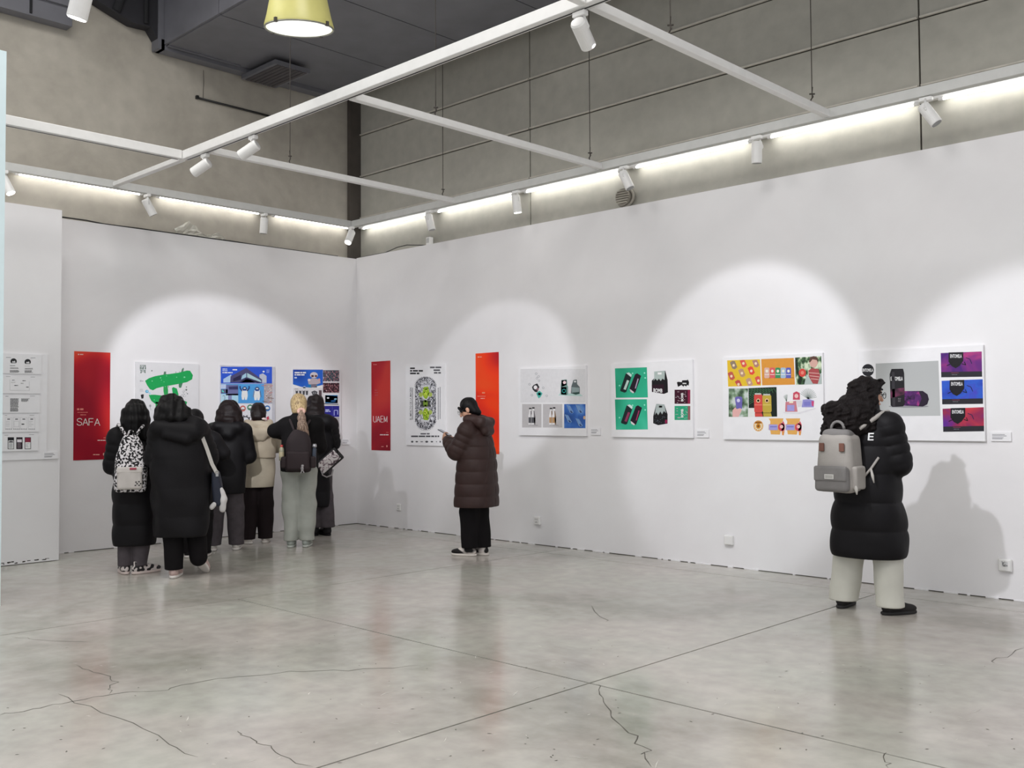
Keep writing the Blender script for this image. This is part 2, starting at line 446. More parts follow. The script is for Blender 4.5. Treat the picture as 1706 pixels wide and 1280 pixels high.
# --- crumpled film and cables lying on top of the white walls
rng = np.random.RandomState(8); V = []; F = []
NX, NY = 15, 7
for i in range(NX):
    for j in range(NY):
        y = -2.62 + 0.66 * i / (NX - 1); env = 0.06 + 0.12 * math.exp(-((i - 4) / 3.2) ** 2) + 0.05 * math.exp(-((i - 12) / 1.6) ** 2)
        V.append((-0.14 + 0.07 * (1 - j / (NY - 1)) + 0.035 * rng.rand(), y + 0.02 * rng.rand(), 3.642 + env * j / (NY - 1) * (0.8 + 0.4 * rng.rand())))
for i in range(NX - 1):
    for j in range(NY - 1): F.append((i * NY + j, (i + 1) * NY + j, (i + 1) * NY + j + 1, i * NY + j + 1))
o = part('plastic_film', V, F, mat('cloudy_film', 'c9c7bd', 0.25, alpha=0.55))
tag(o, 'crumpled cloudy plastic film lying on top of the left white wall', 'plastic film')
o = MB().tube([(-0.02, -4.16, 3.652), (-0.02, -3.95, 3.66), (-0.02, -3.7, 3.66), (-0.02, -3.5, 3.647), (-0.02, -3.1, 3.65), (-0.012, -2.8, 3.648), (-0.012, -2.3, 3.648), (-0.012, -1.9, 3.65), (-0.03, -1.5, 3.647), (-0.04, -0.9, 3.65), (-0.02, -0.3, 3.645)], 0.008, 8).obj('cable', M_BLACK, None, smooth=True)
tag(o, 'black cable lying along the top edge of the left white wall', 'cable')
o = MB().tube([(0.03, 0.03, 3.657), (0.25, 0.03, 3.66), (0.6, 0.03, 3.66), (0.85, 0.03, 3.70), (1.05, 0.03, 3.705), (1.2, 0.04, 3.685), (1.4, 0.05, 3.66)], 0.006, 8).obj('cable', M_BLACK, None, smooth=True)
tag(o, 'thin dark cable looping over the right white wall near the corner', 'cable')
d = thing('junction_box', 'small white junction box standing on the right wall edge near the corner', 'junction box', (1.46, 0.06, 3.65))
MB().box(1.42, 1.50, 0.03, 0.09, 3.651, 3.755, 0.006).obj('body', M_WHITE, d)
MB().box(1.435, 1.485, 0.026, 0.031, 3.68, 3.74).obj('cover', mat('grey_cover', 'c2c2c0', 0.5), d)

# --- round pipe vent in the concrete above the right wall
d = thing('wall_vent', 'round grey pipe vent with grille in the concrete wall', 'vent', (4.53, 0.12, 3.78))
ring = []
for k in range(28):
    a = 2 * PI * k / 28; ring.append((4.575 + 0.105 * math.cos(a), 0.10, 3.775 + 0.095 * math.sin(a)))
MB().tube(ring, 0.016, 8, closed=True).obj('rim', mat('vent_rim', '9a958a', 0.5), d, smooth=True)
cyl = MB().tube([(4.565, 0.16, 3.775), (4.565, 0.06, 3.775)], 0.092, 24); cyl.obj('sleeve', mat('vent_sleeve', '8b857b', 0.6), d, smooth=False)
ring = [(4.48 + 0.088 * math.cos(2 * PI * k / 24), 0.03, 3.775 + 0.088 * math.sin(2 * PI * k / 24)) for k in range(24)]
for k in range(6):
    z = 3.710 + k * 0.025; hw = math.sqrt(max(0.0004, 0.088 ** 2 - (z - 3.775) ** 2))
    MB().box(4.565 - hw, 4.565 + hw, 0.045, 0.062, z, z + 0.014).obj('slat', mat('vent_grille', 'aaa498', 0.5), d)

# ================================================================== suspended lighting grid
ZB = 4.0


def rim_box(mb, axis, a, b, c, w, z0, h):
    if axis == 0: return mb.box(a, b, c - w / 2, c + w / 2, z0, z0 + h, 0.004)
    return mb.box(c - w / 2, c + w / 2, a, b, z0, z0 + h, 0.004)


def beam(label, axis, a, b, c, w=0.06, h=0.06, slot=False, z0=ZB, bevel=True):
    loc = ((a + b) / 2, c, z0) if axis == 0 else (c, (a + b) / 2, z0)
    t = thing('lighting_beam', label, 'beam', loc, 0, 'suspended white lighting beams')
    rim_box(MB(), axis, a, b, c, w, z0, h).obj('profile', M_WHITE, t)
    if slot:
        mb = MB()
        if axis == 0: mb.box(a + 0.02, b, c + w / 2 - 0.03, c + w / 2 - 0.016, z0 - 0.002, z0 + 0.004)
        else: mb.box(c - w / 2 + 0.016, c - w / 2 + 0.03, a, b - 0.02, z0 - 0.002, z0 + 0.004)
        mb.obj('track_slot', M_BLACK, t)
    return t


beam('long thick white track beam crossing the whole grid parallel to right wall', 0, 1.93, 12.5, -3.54, 0.075, 0.085, True)
beam('short white beam end reaching the left wall track', 0, 0.36, 1.885, -3.54, 0.06, 0.05)
beam('white beam running out of view at left behind the pale partition', 1, -8.2, -3.585, 1.92, 0.075, 0.085, True)
beam('white cross beam nearest the corner', 1, -3.495, -0.33, 2.33)
beam('white cross beam meeting the right wall track above the third board', 1, -3.495, -0.33, 4.58)
beam('white cross beam nearest the right edge of the photo', 1, -3.495, -0.33, 7.07)
beam('white cross beam continuing over the camera side of the thick beam', 1, -5.98, -3.585, 7.07)
beam('white track beam carrying the lit spotlight at the top left edge', 0, 5.36, 12.5, -6.02, 0.075, 0.085, True)


def wall_track(label, axis, a, b, c):
    """aluminium profile hung along a wall, carrying the spotlights"""
    loc = ((a + b) / 2, c, ZB) if axis == 0 else (c, (a + b) / 2, ZB)
    t = thing('wall_track', label, 'track light', loc, 0, 'lighting tracks along the walls')
    rim_box(MB(), axis, a, b, c, 0.07, ZB - 0.01, 0.085).obj('profile', mat('track_aluminium', 'c9c9c6', 0.45, var=0.04), t)
    return t


def led_strip(label, axis, a, b, cw, heads, led_gap=0.115, z=4.066):
    """batten on the concrete wall behind the track, tubes between the spotlight positions"""
    loc = ((a + b) / 2, cw, z) if axis == 0 else (cw, (a + b) / 2, z)
    t = thing('led_strip', label, 'LED strip', loc, 0, 'LED strips on the concrete walls')
    sg_ = 1 if cw > 0 else -1
    rim_box(MB(), axis, a, b, cw + sg_ * 0.028, 0.05, z + 0.012, 0.03).obj('batten', M_WHITE, t)
    ed = [a] + list(heads) + [b]
    for p, q in zip(ed[:-1], ed[1:]):
        p, q = p + led_gap, q - led_gap
        if q - p < 0.15: continue
        P, Q = ((p, cw, z), (q, cw, z)) if axis == 0 else ((cw, p, z), (cw, q, z))
        led = MB().tube([P, Q], 0.012, 10).obj('led_tube', M_LED, t, smooth=True)
        for e, sg in ((np.array(P), 1), (np.array(Q), -1)):
            dv = np.array([0.03, 0, 0]) if axis == 0 else np.array([0, 0.03, 0])
            MB().tube([e - sg * dv, e + sg * 0.2 * dv], 0.0155, 10).obj('end_cap', M_WHITE, led)
    return t


HR = [1.866, 3.347, 4.868, 6.378, 7.898, 9.41, 10.93]
HL = [-6.2, -4.66, -3.149, -1.641]
wall_track('grey lighting track along the right wall', 0, 0.30, 12.4, -0.30)
wall_track('grey lighting track along the left wall', 1, -7.7, -0.34, 0.30)
led_strip('glowing LED strip on the right concrete wall above the white wall', 0, -0.06, 12.4, 0.075, [10.921 + (x - 10.921) * 1.0406 for x in HR])
led_strip('glowing LED strip on the left concrete wall above the white wall', 1, -7.7, 0.03, -0.075, [-8.205 + (y + 8.205) * 1.0404 for y in HL])


def spotlight(label, at, aim, lit=False, L=0.195, r=0.047, group='white track spotlights', drop=0.085, top=ZB):
    """adapter on the track, stem, tilting can with a lens"""
    at = np.array(at, float); a = np.array(aim, float); a /= np.linalg.norm(a)
    t = thing('track_spotlight', label, 'spotlight', tuple(at), 0, group)
    MB().box(at[0] - 0.05, at[0] + 0.05, at[1] - 0.022, at[1] + 0.022, top - 0.045, top - 0.012, 0.004).obj('adapter', M_WHITE, t)
    pv = at + np.array([0, 0, top - at[2] - 0.03 - drop])
    sd = np.cross(a, [0, 0, 1.0]); n = np.linalg.norm(sd); sd = sd / n if n > 1e-3 else np.array([1.0, 0, 0])
    st = MB()
    st.tube([at + np.array([0, 0, top - at[2] - 0.03]) + sd * 0.02, pv + sd * (r + 0.006)], 0.008, 8)
    st.tube([pv + sd * (r + 0.006), pv + sd * (r - 0.01) + a * 0.02], 0.009, 8).obj('stem', M_WHITE, t, smooth=True)
    b0 = pv - a * 0.05
    can = MB().tube([b0, b0 + a * 0.012, b0 + a * (L - 0.004), b0 + a * L], [r * 0.86, r, r, r * 0.96], 24)
    can.obj('can', M_WHITE, t, smooth=False)
    MB().tube([b0 + a * (L - 0.001), b0 + a * (L + 0.003)], r * 0.86, 20).obj('lens', M_LENS_ON if lit else M_LENS_OFF, t)
    cord = [at + np.array([0, 0, top - at[2] - 0.04]) - sd * 0.02, pv - sd * 0.045 + np.array([0, 0, 0.05]), pv - sd * 0.03 - a * 0.03, b0 + a * 0.01]
    MB().tube(cord, 0.004, 6).obj('cord', M_WHITE, t, smooth=True)
    return t


Rn = ['first', 'second', 'third', 'fourth', 'fifth']
AIM_R = [(0.22, 0.12, -1), (0.03, 0.15, -1), (0.45, 0.15, -1), (-0.08, 0.1, -1), (0.62, 0.1, -1)]
for k, x in enumerate(HR[:5]):
    spotlight('white spotlight can, %s from the corner on the right wall track' % Rn[k], (x, -0.30, ZB), AIM_R[k], lit=(k == 1))
spotlight('white spotlight can near the film on the left wall track', (0.30, -3.149, ZB), (0.1, 0.55, -1))
spotlight('white spotlight can midway between film and corner on the left wall track', (0.30, -1.641, ZB), (-0.1, -0.02, -1))
spotlight('glowing spotlight can at the far left end of the left wall track', (0.30, -4.66, ZB), (0.4, 0.35, -1), lit=True)
spotlight('glowing white spotlight can in the corner where both wall tracks meet', (0.36, -0.36, ZB - 0.0), (0.25, -0.62, -1), lit=True)
spotlight('white spotlight can hanging lowest at left from the thick beam', (2.307, -3.53, ZB), (-1, -0.55, -0.62), r=0.05)
spotlight('white spotlight can second along from the left on the thick beam', (3.171, -3.53, ZB), (-1, -0.55, -0.62), r=0.05)
spotlight('white spotlight can nearest the camera on the thick beam', (7.008, -3.53, ZB), (-0.25, 0.95, -0.62), lit=True, r=0.05)
spotlight('white spotlight can on the beam above the camera side, out of the photo', (7.07, -4.75, ZB), (1.6, 4.75, -2.7), lit=True, r=0.05)
spotlight('brightly lit spotlight can at the top left edge of the photo', (5.50, -6.0, ZB), (-0.30, -0.12, -1), lit=True, r=0.055, drop=0.16)


def wire(label, x, y, z0, z1):
    t = thing('suspension_wire', label, 'wire', (x, y, z0), 0, 'suspension wires of the lighting grid')
    MB().tube([(x, y, z0 + 0.04), (x, y, z1)], 0.004, 6).obj('rod', M_WIRE, t)
    MB().tube([(x, y, z0), (x - 0.012, y, z0 + 0.03), (x + 0.008, y, z0 + 0.055), (x, y, z0 + 0.08)], 0.006, 6).obj('hook', M_WIRE, t)
    MB().tube([(x - 0.022, y, z0 + 0.085), (x + 0.024, y, z0 + 0.075)], 0.007, 6).tube([(x, y, z0 + 0.08), (x + 0.012, y - 0.012, z0 + 0.135)], 0.004, 6).obj('turnbuckle', M_WIRE, t)


wire('thin wire dropping to the cross beam nearest the corner, by the yellow lamp', 2.33, -2.595, 4.06, 5.85)
wire('thin wire at the wall end of the cross beam nearest the corner', 2.33, -0.488, 4.06, 5.86)
wire('thin wire above the middle cross beam, beam-side end', 4.58, -2.59, 4.06, 5.86)
wire('thin wire at the wall end of the middle cross beam', 4.58, -0.492, 4.06, 5.86)
wire('thin wire above the right cross beam, nearer the camera', 7.07, -2.64, 4.06, 5.86)
wire('thin wire at the wall end of the right cross beam', 7.07, -0.592, 4.06, 5.86)

# --- yellow high-bay pendant
LP = np.array([4.11, -3.67, 4.655])
pl = thing('pendant_lamp', 'translucent yellow high-bay pendant lamp with white glowing diffuser', 'lamp', tuple(LP))
pl.rotation_euler = (math.radians(5), math.radians(5.5), 0)
prof = [(0.275, 0.0), (0.283, 0.01), (0.283, 0.022), (0.262, 0.10), (0.232, 0.24), (0.212, 0.33), (0.17, 0.40), (0.10, 0.44)]


def lathe(prof, n=40):
    V = []; F = []
    for r, z in prof:
        for k in range(n): V.append((r * math.cos(2 * PI * k / n), r * math.sin(2 * PI * k / n), z))
    for i in range(len(prof) - 1):
        for k in range(n): F.append((i * n + k, i * n + (k + 1) % n, (i + 1) * n + (k + 1) % n, (i + 1) * n + k))
    return V, F


my = mat('yellow_shade', (0.60, 0.56, 0.20), 0.35, var=0.1, scale=4, trans=0.0, emit=0.08)
part('shade', *lathe(prof), my, pl, smooth=True)
part('diffuser', *lathe([(0.0, 0.012), (0.14, 0.008), (0.268, 0.006)]), mat('diffuser_glow', (0.93, 0.95, 0.90), 0.5, emit=0.72, var=0.03), pl, smooth=True)
MB().tube([(0.278 * math.cos(2 * PI * k / 40), 0.278 * math.sin(2 * PI * k / 40), 0.004) for k in range(40)], 0.007, 6, closed=True).obj('rim', mat('rim_metal', '8f8f88', 0.4, metal=0.5), pl, False, True)
for a in (0.3, 1.87, 3.44, 5.0):
    x, y = 0.285 * math.cos(a), 0.285 * math.sin(a)
    MB().box(x - 0.012, x + 0.012, y - 0.012, y + 0.012, -0.006, 0.03).obj('clip', M_STEEL, pl, False)
part('housing', *lathe([(0.11, 0.43), (0.12, 0.47), (0.12, 0.60), (0.06, 0.66), (0.0, 0.67)], 24), M_STEEL, pl, smooth=True)
MB().tube([(0, 0, 0.66), (0.0, 0.0, 1.9), (0.05, 0.0, 2.93)], 0.012, 8).obj('rod', M_STEEL, pl, False, True)

# --- sockets on the right wall
M_SOCK = mat('socket_plastic', 'e6e5e3', 0.4, var=0.02)


def socket(label, x, z, s=0.092, dp=0.035):
    t = thing('wall_socket', label, 'socket', (x, -dp / 2, z), 0, 'sockets low on the right wall')
    MB().box(x - s / 2, x + s / 2, -dp, 0.0, z - s / 2, z + s / 2, 0.006).obj('back_box', M_SOCK, t)
    MB().box(x - s / 2 + 0.007, x + s / 2 - 0.007, -dp - 0.004, -dp + 0.001, z - s / 2 + 0.007, z + s / 2 - 0.007, 0.002).obj('face_plate', M_SOCK, t)
    return t


def holes(t, x, z, y, big=False):
    for dx, dz, w, h in ((-0.012, 0.016, 0.004, 0.014), (0.012, 0.016, 0.004, 0.014), (0, -0.014, 0.004, 0.014), (-0.012, -0.018, 0.010, 0.004), (0.012, -0.018, 0.010, 0.004)):
        MB().box(x + dx - w / 2, x + dx + w / 2, y - 0.0006, y, z + dz - h / 2, z + dz + h / 2).obj('slot', M_BLACK, t)


t = socket('white wall socket close to the corner in the shadow on right wall', 0.911, 0.276, dp=0.012); holes(t, 0.911, 0.276, -0.0165)
t = socket('white socket box on the right wall below the first white board', 3.378, 0.275); holes(t, 3.378, 0.275, -0.0395)
t = socket('plain white socket box below the gap between second and third boards', 5.857, 0.262)
t = socket('white socket box with a grey sticker near the right edge of photo', 8.325, 0.27, 0.098, 0.03)
MB().box(8.305, 8.347, -0.0352, -0.034, 0.262, 0.302).obj('sticker', ramp_mat('sticker_grey', [(0.4, '6f6f6f'), (0.6, 'c9c9c9')], 90, detail=0), t)
MB().box(8.30, 8.335, -0.0352, -0.034, 0.236, 0.246).obj('rocker', M_WHITE, t)

# ================================================================== posters, banners, boards
_FONT = {}


def glyphs(txt, thin=0.0):
    """text as flat polygons in em units (x right, y up), its width"""
    key = (txt, thin)
    if key not in _FONT:
        cu = bpy.data.curves.new('t', 'FONT'); cu.body = txt; cu.size = 1.0; cu.resolution_u = 3; cu.offset = thin
        ob = bpy.data.objects.new('t', cu); COL.objects.link(ob)
        bpy.context.view_layer.update()
        me = bpy.data.meshes.new_from_object(ob.evaluated_get(bpy.context.evaluated_depsgraph_get()))
        V = [tuple(v.co)[:2] for v in me.vertices]; F = [tuple(p.vertices) for p in me.polygons]
        bpy.data.objects.remove(ob); bpy.data.curves.remove(cu); bpy.data.meshes.remove(me)
        xs = [v[0] for v in V]; ys = [v[1] for v in V]
        _FONT[key] = (V, F, min(xs), max(xs), min(ys), max(ys))
    return _FONT[key]


class Board:
    """a flat thing on a wall; print coordinates are photograph pixels (x = ox + u/s) carried onto the board face"""
    def __init__(s, name, label, cat, wall, rect, thick, ox, oy, sc, face, group=None, c0=0.0):
        # rect: (a0, a1, z0, z1) along the wall
        s.ax = 1 if wall == 'R' else 0
        s.sg = -1 if wall == 'R' else 1
        a0, a1, z0, z1 = rect
        s.c = c0 + s.sg * thick
        s.ox, s.oy, s.sc = ox, oy, sc
        loc = ((a0 + a1) / 2, c0, z0) if s.ax == 1 else (c0, (a0 + a1) / 2, z0)
        s.root = thing(name, label, cat, loc, 0, group)
        lo, hi = sorted((c0 + s.sg * 0.001, s.c)); mb = MB()
        if s.ax == 1: mb.box(a0, a1, lo, hi, z0, z1)
        else: mb.box(lo, hi, a0, a1, z0, z1)
        mb.obj('board' if cat != 'banner' else 'sheet', face, s.root)
        s.layer = 0; s.V = []; s.F = []; s.M = []; s.mats = []

    def P(s, u, v):
        p = wall_pt(s.ox + u / s.sc, s.oy + v / s.sc, s.ax, s.c); p[s.ax] += s.sg * (0.0006 + s.layer * 0.0004); return p

    def _m(s, col):
        m = col if not isinstance(col, str) else ink(col)
        if m not in s.mats: s.mats.append(m)
        return s.mats.index(m)

    def poly(s, pts, col):
        n = len(s.V); s.V += [s.P(*p) for p in pts]; s.F.append(tuple(range(n, n + len(pts)))); s.M.append(s._m(col)); return s

    def rect(s, x0, y0, x1, y1, col): return s.poly([(x0, y0), (x1, y0), (x1, y1), (x0, y1)], col)

    def ell(s, cx, cy, rx, ry, col, n=20): return s.poly([(cx + rx * math.cos(2 * PI * k / n), cy + ry * math.sin(2 * PI * k / n)) for k in range(n)], col)

    def line(s, pts, w, col):
        for (x0, y0), (x1, y1) in zip(pts[:-1], pts[1:]):
            l = math.hypot(x1 - x0, y1 - y0) or 1; nx, ny = -(y1 - y0) / l * w / 2, (x1 - x0) / l * w / 2
            s.poly([(x0 + nx, y0 + ny), (x1 + nx, y1 + ny), (x1 - nx, y1 - ny), (x0 - nx, y0 - ny)], col)
        return s

    def up(s): s.layer += 1; return s

    def text(s, txt, x0, y0, x1, y1, col, thin=0.0, rot=False, slope=0.0):
        """lettering filling the box; rot: reads upwards; slope shifts y along x"""
        V, F, a, b, c, d = glyphs(txt, thin); n = len(s.V)
        for x, y in V:
            u, v = (x - a) / (b - a), (y - c) / (d - c)
            if rot: s.V.append(s.P(x0 + (x1 - x0) * (1 - v), y1 - (y1 - y0) * u))
            else: s.V.append(s.P(x0 + (x1 - x0) * u, y1 - (y1 - y0) * v + slope * u))
        s.F += [tuple(i + n for i in f) for f in F]; s.M += [s._m(col)] * len(F); return s

    def lines(s, x0, y0, x1, n, pitch, h, col, rag=0.25, seed=1, words=True):
        """rows of unreadable small print"""
        r = np.random.RandomState(seed)
        for k in range(n):
            y = y0 + k * pitch; xe = x1 - (x1 - x0) * rag * r.rand(); x = x0
            while x < xe - h:
                w = min(xe - x, h * (1.2 + 3.5 * r.rand())) if words else xe - x
                s.rect(x, y, x + w, y + h, col); x += w + h * 0.45
        return s

    def flush(s, name):
        if s.F: part(name, s.V, s.F, s.mats, s.root, True, fm=s.M)['kind'] = 'stuff'
        s.V = []; s.F = []; s.M = []; s.mats = []; s.layer = 0; return s


STROKES = {'S': [[(0.95, 0.78), (0.85, 0.93), (0.6, 1.0), (0.35, 0.98), (0.12, 0.88), (0.07, 0.72), (0.2, 0.58), (0.5, 0.5), (0.8, 0.42), (0.95, 0.28), (0.9, 0.12), (0.68, 0.01), (0.4, 0.0), (0.14, 0.08), (0.03, 0.24)]],
           'A': [[(0, 0), (0.5, 1), (1, 0)], [(0.19, 0.36), (0.81, 0.36)]], 'F': [[(0.05, 0), (0.05, 1), (0.9, 1)], [(0.05, 0.52), (0.8, 0.52)]],
           'U': [[(0.05, 1), (0.05, 0.3), (0.15, 0.1), (0.35, 0.0), (0.65, 0.0), (0.85, 0.1), (0.95, 0.3), (0.95, 1)]],
           'E': [[(0.9, 0), (0.08, 0), (0.08, 1), (0.9, 1)], [(0.08, 0.52), (0.8, 0.52)]], 'M': [[(0.03, 0), (0.03, 1), (0.5, 0.1), (0.97, 1), (0.97, 0)]]}


def thin_letters(b, txt, x0, y0, x1, y1, w, col, gap=0.16, slope=0.0):
    """light single-stroke capitals"""
    n = len(txt); cw = (x1 - x0) / (n + gap * (n - 1))
    for i, ch in enumerate(txt):
        X = x0 + i * cw * (1 + gap)
        for st in STROKES[ch]: b.line([(X + u * cw, y1 - v * (y1 - y0) + slope * i / n) for u, v in st], w, col)
    return b


M_BOARD = mat('foam_board_white', 'ecebed', 0.45, var=0.02)
M_GREYBOARD = mat('board_pale_grey', 'e0dfe1', 0.45, var=0.02)
G_B = 'printed boards and posters on the walls'

# --- sheets on the wall return at far left
b = Board('poster', 'white panel of five black-and-white design sheets on the wall at far left', 'poster', 'L', (-5.02, -4.30, 1.045, 2.115), 0.010, 0, 570, 6.095, M_BOARD, G_B, 0.507)
DK = '2a2a2c'; GR = '77777a'
sheets = [(120, 322, 30), (345, 522, 25), (545, 720, 22), (740, 915, 20), (938, 1108, 18)]
for i, (y0, y1, x0) in enumerate(sheets):
    z0 = float(wall_pt(30, 570 + y1 / 6.095, 0, 0.515)[2]); z1 = float(wall_pt(30, 570 + y0 / 6.095, 0, 0.515)[2])
    MB().box(0.518, 0.528, -5.02, -4.365 - 0.006 * i, z0, z1).obj('sheet', M_BOARD, b.root)
b.c = 0.528
b.rect(60, 155, 110, 159, GR).rect(310, 160, 360, 164, GR)
for cx, cy in ((138, 196), (281, 203)):
    b.poly([(cx + 32 * math.cos(a), cy - 30 * math.sin(a)) for a in np.linspace(-0.7, PI + 0.7, 18)], DK)
    b.up().poly([(cx - 18, cy + 12), (cx - 8, cy - 4), (cx + 2, cy + 4), (cx + 12, cy - 8), (cx + 20, cy + 14)], 'd8d8da'); b.layer -= 1
b.lines(102, 238, 165, 1, 6, 5, DK).lines(102, 260, 190, 2, 7, 4, DK, 0.1, 2).lines(100, 286, 195, 4, 6.5, 4, DK, 0.1, 3)
b.lines(250, 243, 310, 1, 6, 3, GR).lines(252, 266, 335, 2, 7, 4, DK, 0.1, 2).lines(250, 289, 340, 4, 6.5, 4, DK, 0.2, 4).flush('print')
b.rect(60, 350, 105, 353, GR).rect(310, 354, 355, 357, GR)
b.line([(100, 380), (100, 490), (298, 494), (298, 400)], 2.2, 'a0a0a2').lines(122, 385, 155, 1, 6, 5, DK).lines(228, 390, 266, 1, 6, 6, DK).lines(210, 418, 248, 1, 6, 5, DK)
b.lines(112, 408, 160, 1, 6, 3, GR).lines(145, 438, 190, 1, 6, 7, DK).lines(265, 454, 298, 1, 6, 7, DK).flush('print')
b.rect(55, 550, 85, 553, DK).rect(305, 548, 355, 551, GR)
b.lines(104, 574, 190, 13, 7, 4.6, '4a4a4c', 0.06, 7).lines(104, 668, 190, 6, 6.5, 4.6, '4a4a4c', 0.12, 8).lines(215, 575, 300, 5, 6.5, 4.2, '4a4a4c', 0.3, 9).flush('print')
b.rect(50, 745, 72, 748, GR).rect(300, 743, 348, 746, GR)
for k, x in enumerate((54, 134, 208, 288)):
    b.line([(x, 766), (x + 66, 768), (x + 66, 890), (x, 888), (x, 766)], 2, 'b0b0b2').rect(x + 20, 780, x + 48, 788, DK)
    if k == 2: b.rect(x + 10, 830, x + 38, 840, DK)
    if k == 1: b.line([(x + 8, 805), (x + 58, 805), (x + 58, 862), (x + 8, 862), (x + 8, 805)], 2, 'a0a0a2')
    for r_ in range(4):
        if k in (0, 3): b.lines(x + 6, 805 + r_ * 16, x + 58, 1, 6, 3, 'a5a5a8', 0.5, r_ + k)
    for q in range(4): b.ell(x + 8 + q * 17, 884, 4, 5, '55555a', 8)
b.flush('print')
b.rect(45, 945, 85, 948, GR).rect(295, 940, 345, 943, GR)
for k, x in enumerate((78, 165, 250)):
    b.rect(x, 968, x + 64, 1088, '232326').up().rect(x + 6, 975, x + 58, 1082, 'e6e4e8' if k != 1 else '3a2f36')
    b.up()
    if k == 0:
        b.rect(x + 6, 975, x + 58, 1000, '26262a').poly([(x + 10, 1012), (x + 30, 1004), (x + 56, 1010), (x + 52, 1022), (x + 12, 1022)], '55555a')
        for q in range(3): b.rect(x + 12, 1032 + q * 16, x + 50, 1040 + q * 16, '8d8d92')
    if k == 1: b.rect(x + 8, 990, x + 56, 1018, 'e2dde2').lines(x + 12, 1026, x + 52, 5, 11, 5, '8a7f86', 0.4, 3)
    if k == 2: b.rect(x + 6, 975, x + 58, 1018, '8a2f45').lines(x + 14, 1030, x + 50, 4, 11, 5, 'a9a9ae', 0.5, 5)
    b.layer = 0
b.flush('print')


# --- red banners
def banner(label, wall, rect, ox, oy, sc, stops, scale=1.4, ndist=0.8):
    m = ramp_mat('banner_' + wall + '_%.2f' % rect[0], stops, scale, rough=0.4, detail=0.5, distort=ndist)
    return Board('banner', label, 'banner', wall, rect, 0.004, ox, oy, sc, m, 'tall red banners')


RED = [(0.36, '8f1025'), (0.46, 'b01a28'), (0.54, 'c82c2b'), (0.63, 'd94c36')]
b = banner('tall red gradient banner lettered SAFA on the left wall', 'L', (-3.826, -3.425, 1.0, 2.197), 0, 570, 6.095, RED)
thin_letters(b, 'SAFA', 780, 776, 1014, 846, 6.5, 'f2e2de', 0.12, 4).flush('lettering')
b.ell(798, 126, 8, 7, 'eab8b0', 10).lines(812, 122, 862, 1, 6, 9, 'eab8b0').lines(782, 674, 850, 1, 6, 18, 'd98378', 0.1, 2).lines(786, 712, 905, 1, 6, 6, 'd98378').lines(815, 736, 880, 1, 6, 8, 'd98378')
b.rect(1050, 971, 1082, 976, 'e89a8c').lines(990, 995, 1085, 1, 6, 8, 'f3d9d2', 0.02, 3).lines(945, 1140, 1022, 1, 6, 8, 'efb0a0', 0.02, 4).ell(1052, 1140, 6, 14, 'efb0a0', 10).flush('small_print')
b = banner('tall red gradient banner lettered UAEM on right wall next to the corner', 'R', (0.333, 0.737, 1.01, 2.202), 590, 590, 6.737, [(0.36, '7c0a20'), (0.47, '981222'), (0.57, 'ae222a'), (0.68, 'bb352f')])
thin_letters(b, 'UAEM', 215, 697, 371, 765, 6.0, 'ead4d4', 0.16).flush('lettering')
b.ell(222, 118, 6, 5, 'd98c88', 8).lines(232, 116, 262, 1, 6, 6, 'd98c88').lines(232, 402, 272, 3, 28, 7, 'b0575c', 0.3, 6).rect(360, 878, 386, 883, 'c97a72').lines(290, 902, 388, 1, 6, 10, 'f0d8d4', 0.02, 3).lines(305, 1036, 342, 1, 6, 7, 'd99a90').ell(368, 1035, 7, 12, 'd99a90', 10).flush('small_print')
b = banner('tall orange-red gradient banner behind the visitor in brown coat', 'R', (2.368, 2.761, 1.01, 2.215), 600, 570, 6.4, [(0.36, 'b01620'), (0.47, 'd82c18'), (0.56, 'ea3a12'), (0.66, 'f0481a')])
b.ell(1262, 160, 9, 6, 'f0b8a8', 8).lines(1274, 157, 1305, 1, 6, 6, 'f0b8a8').lines(1250, 575, 1345, 1, 6, 7, 'f58a78').lines(1285, 598, 1345, 1, 6, 8, 'f7a898').lines(1300, 535, 1335, 1, 6, 14, 'f58a68').flush('small_print')

# --- poster with the big green brush character
b = Board('poster', 'pale poster with a huge green brush-painted character on left wall', 'poster', 'L', (-3.137, -2.355, 1.05, 2.105), 0.022, 210, 590, 11.636, M_GREYBOARD, G_B)
GN = '1f9c52'; GD = '5a7a66'
b.poly([(735, 342), (775, 340), (778, 420), (722, 420)], GD).poly([(1068, 350), (1082, 295), (1112, 262), (1120, 290), (1105, 350)], GD).poly([(1020, 570), (1100, 560), (1070, 650), (1040, 660), (1022, 640)], '4b7f62')
b.poly([(725, 600), (800, 600), (815, 700), (812, 830), (745, 830), (725, 720)], '2e9a50').poly([(890, 665), (915, 640), (985, 670), (1005, 740), (1018, 790), (1000, 840), (960, 870), (925, 835), (905, 770)], GN)
b.up()
b.poly([(368, 520), (440, 470), (560, 430), (720, 400), (860, 385), (1020, 362), (1180, 320), (1240, 325), (1270, 370), (1295, 410), (1280, 490), (1180, 545), (1020, 580), (840, 612), (700, 635), (590, 665), (520, 705), (460, 680), (410, 610)], GN)
b.poly([(440, 790), (560, 790), (740, 810), (860, 840), (1020, 870), (1150, 915), (1185, 930), (1160, 1010), (1120, 1035), (1000, 1000), (860, 975), (720, 960), (560, 965), (490, 910), (460, 850)], GN)
b.poly([(570, 930), (700, 930), (690, 1100), (680, 1330), (640, 1500), (560, 1500), (575, 1250)], '25984f').flush('brush_character')
for cx, cy, r in ((505, 525, 12), (668, 462, 13), (684, 505, 10), (735, 540, 9), (785, 425, 9), (980, 450, 11), (1130, 450, 18), (760, 632, 9), (545, 890, 12), (705, 845, 8), (470, 795, 9)): b.layer = 3; b.ell(cx, cy, r, r * 0.8, '7fd0a0', 10)
b.layer = 0
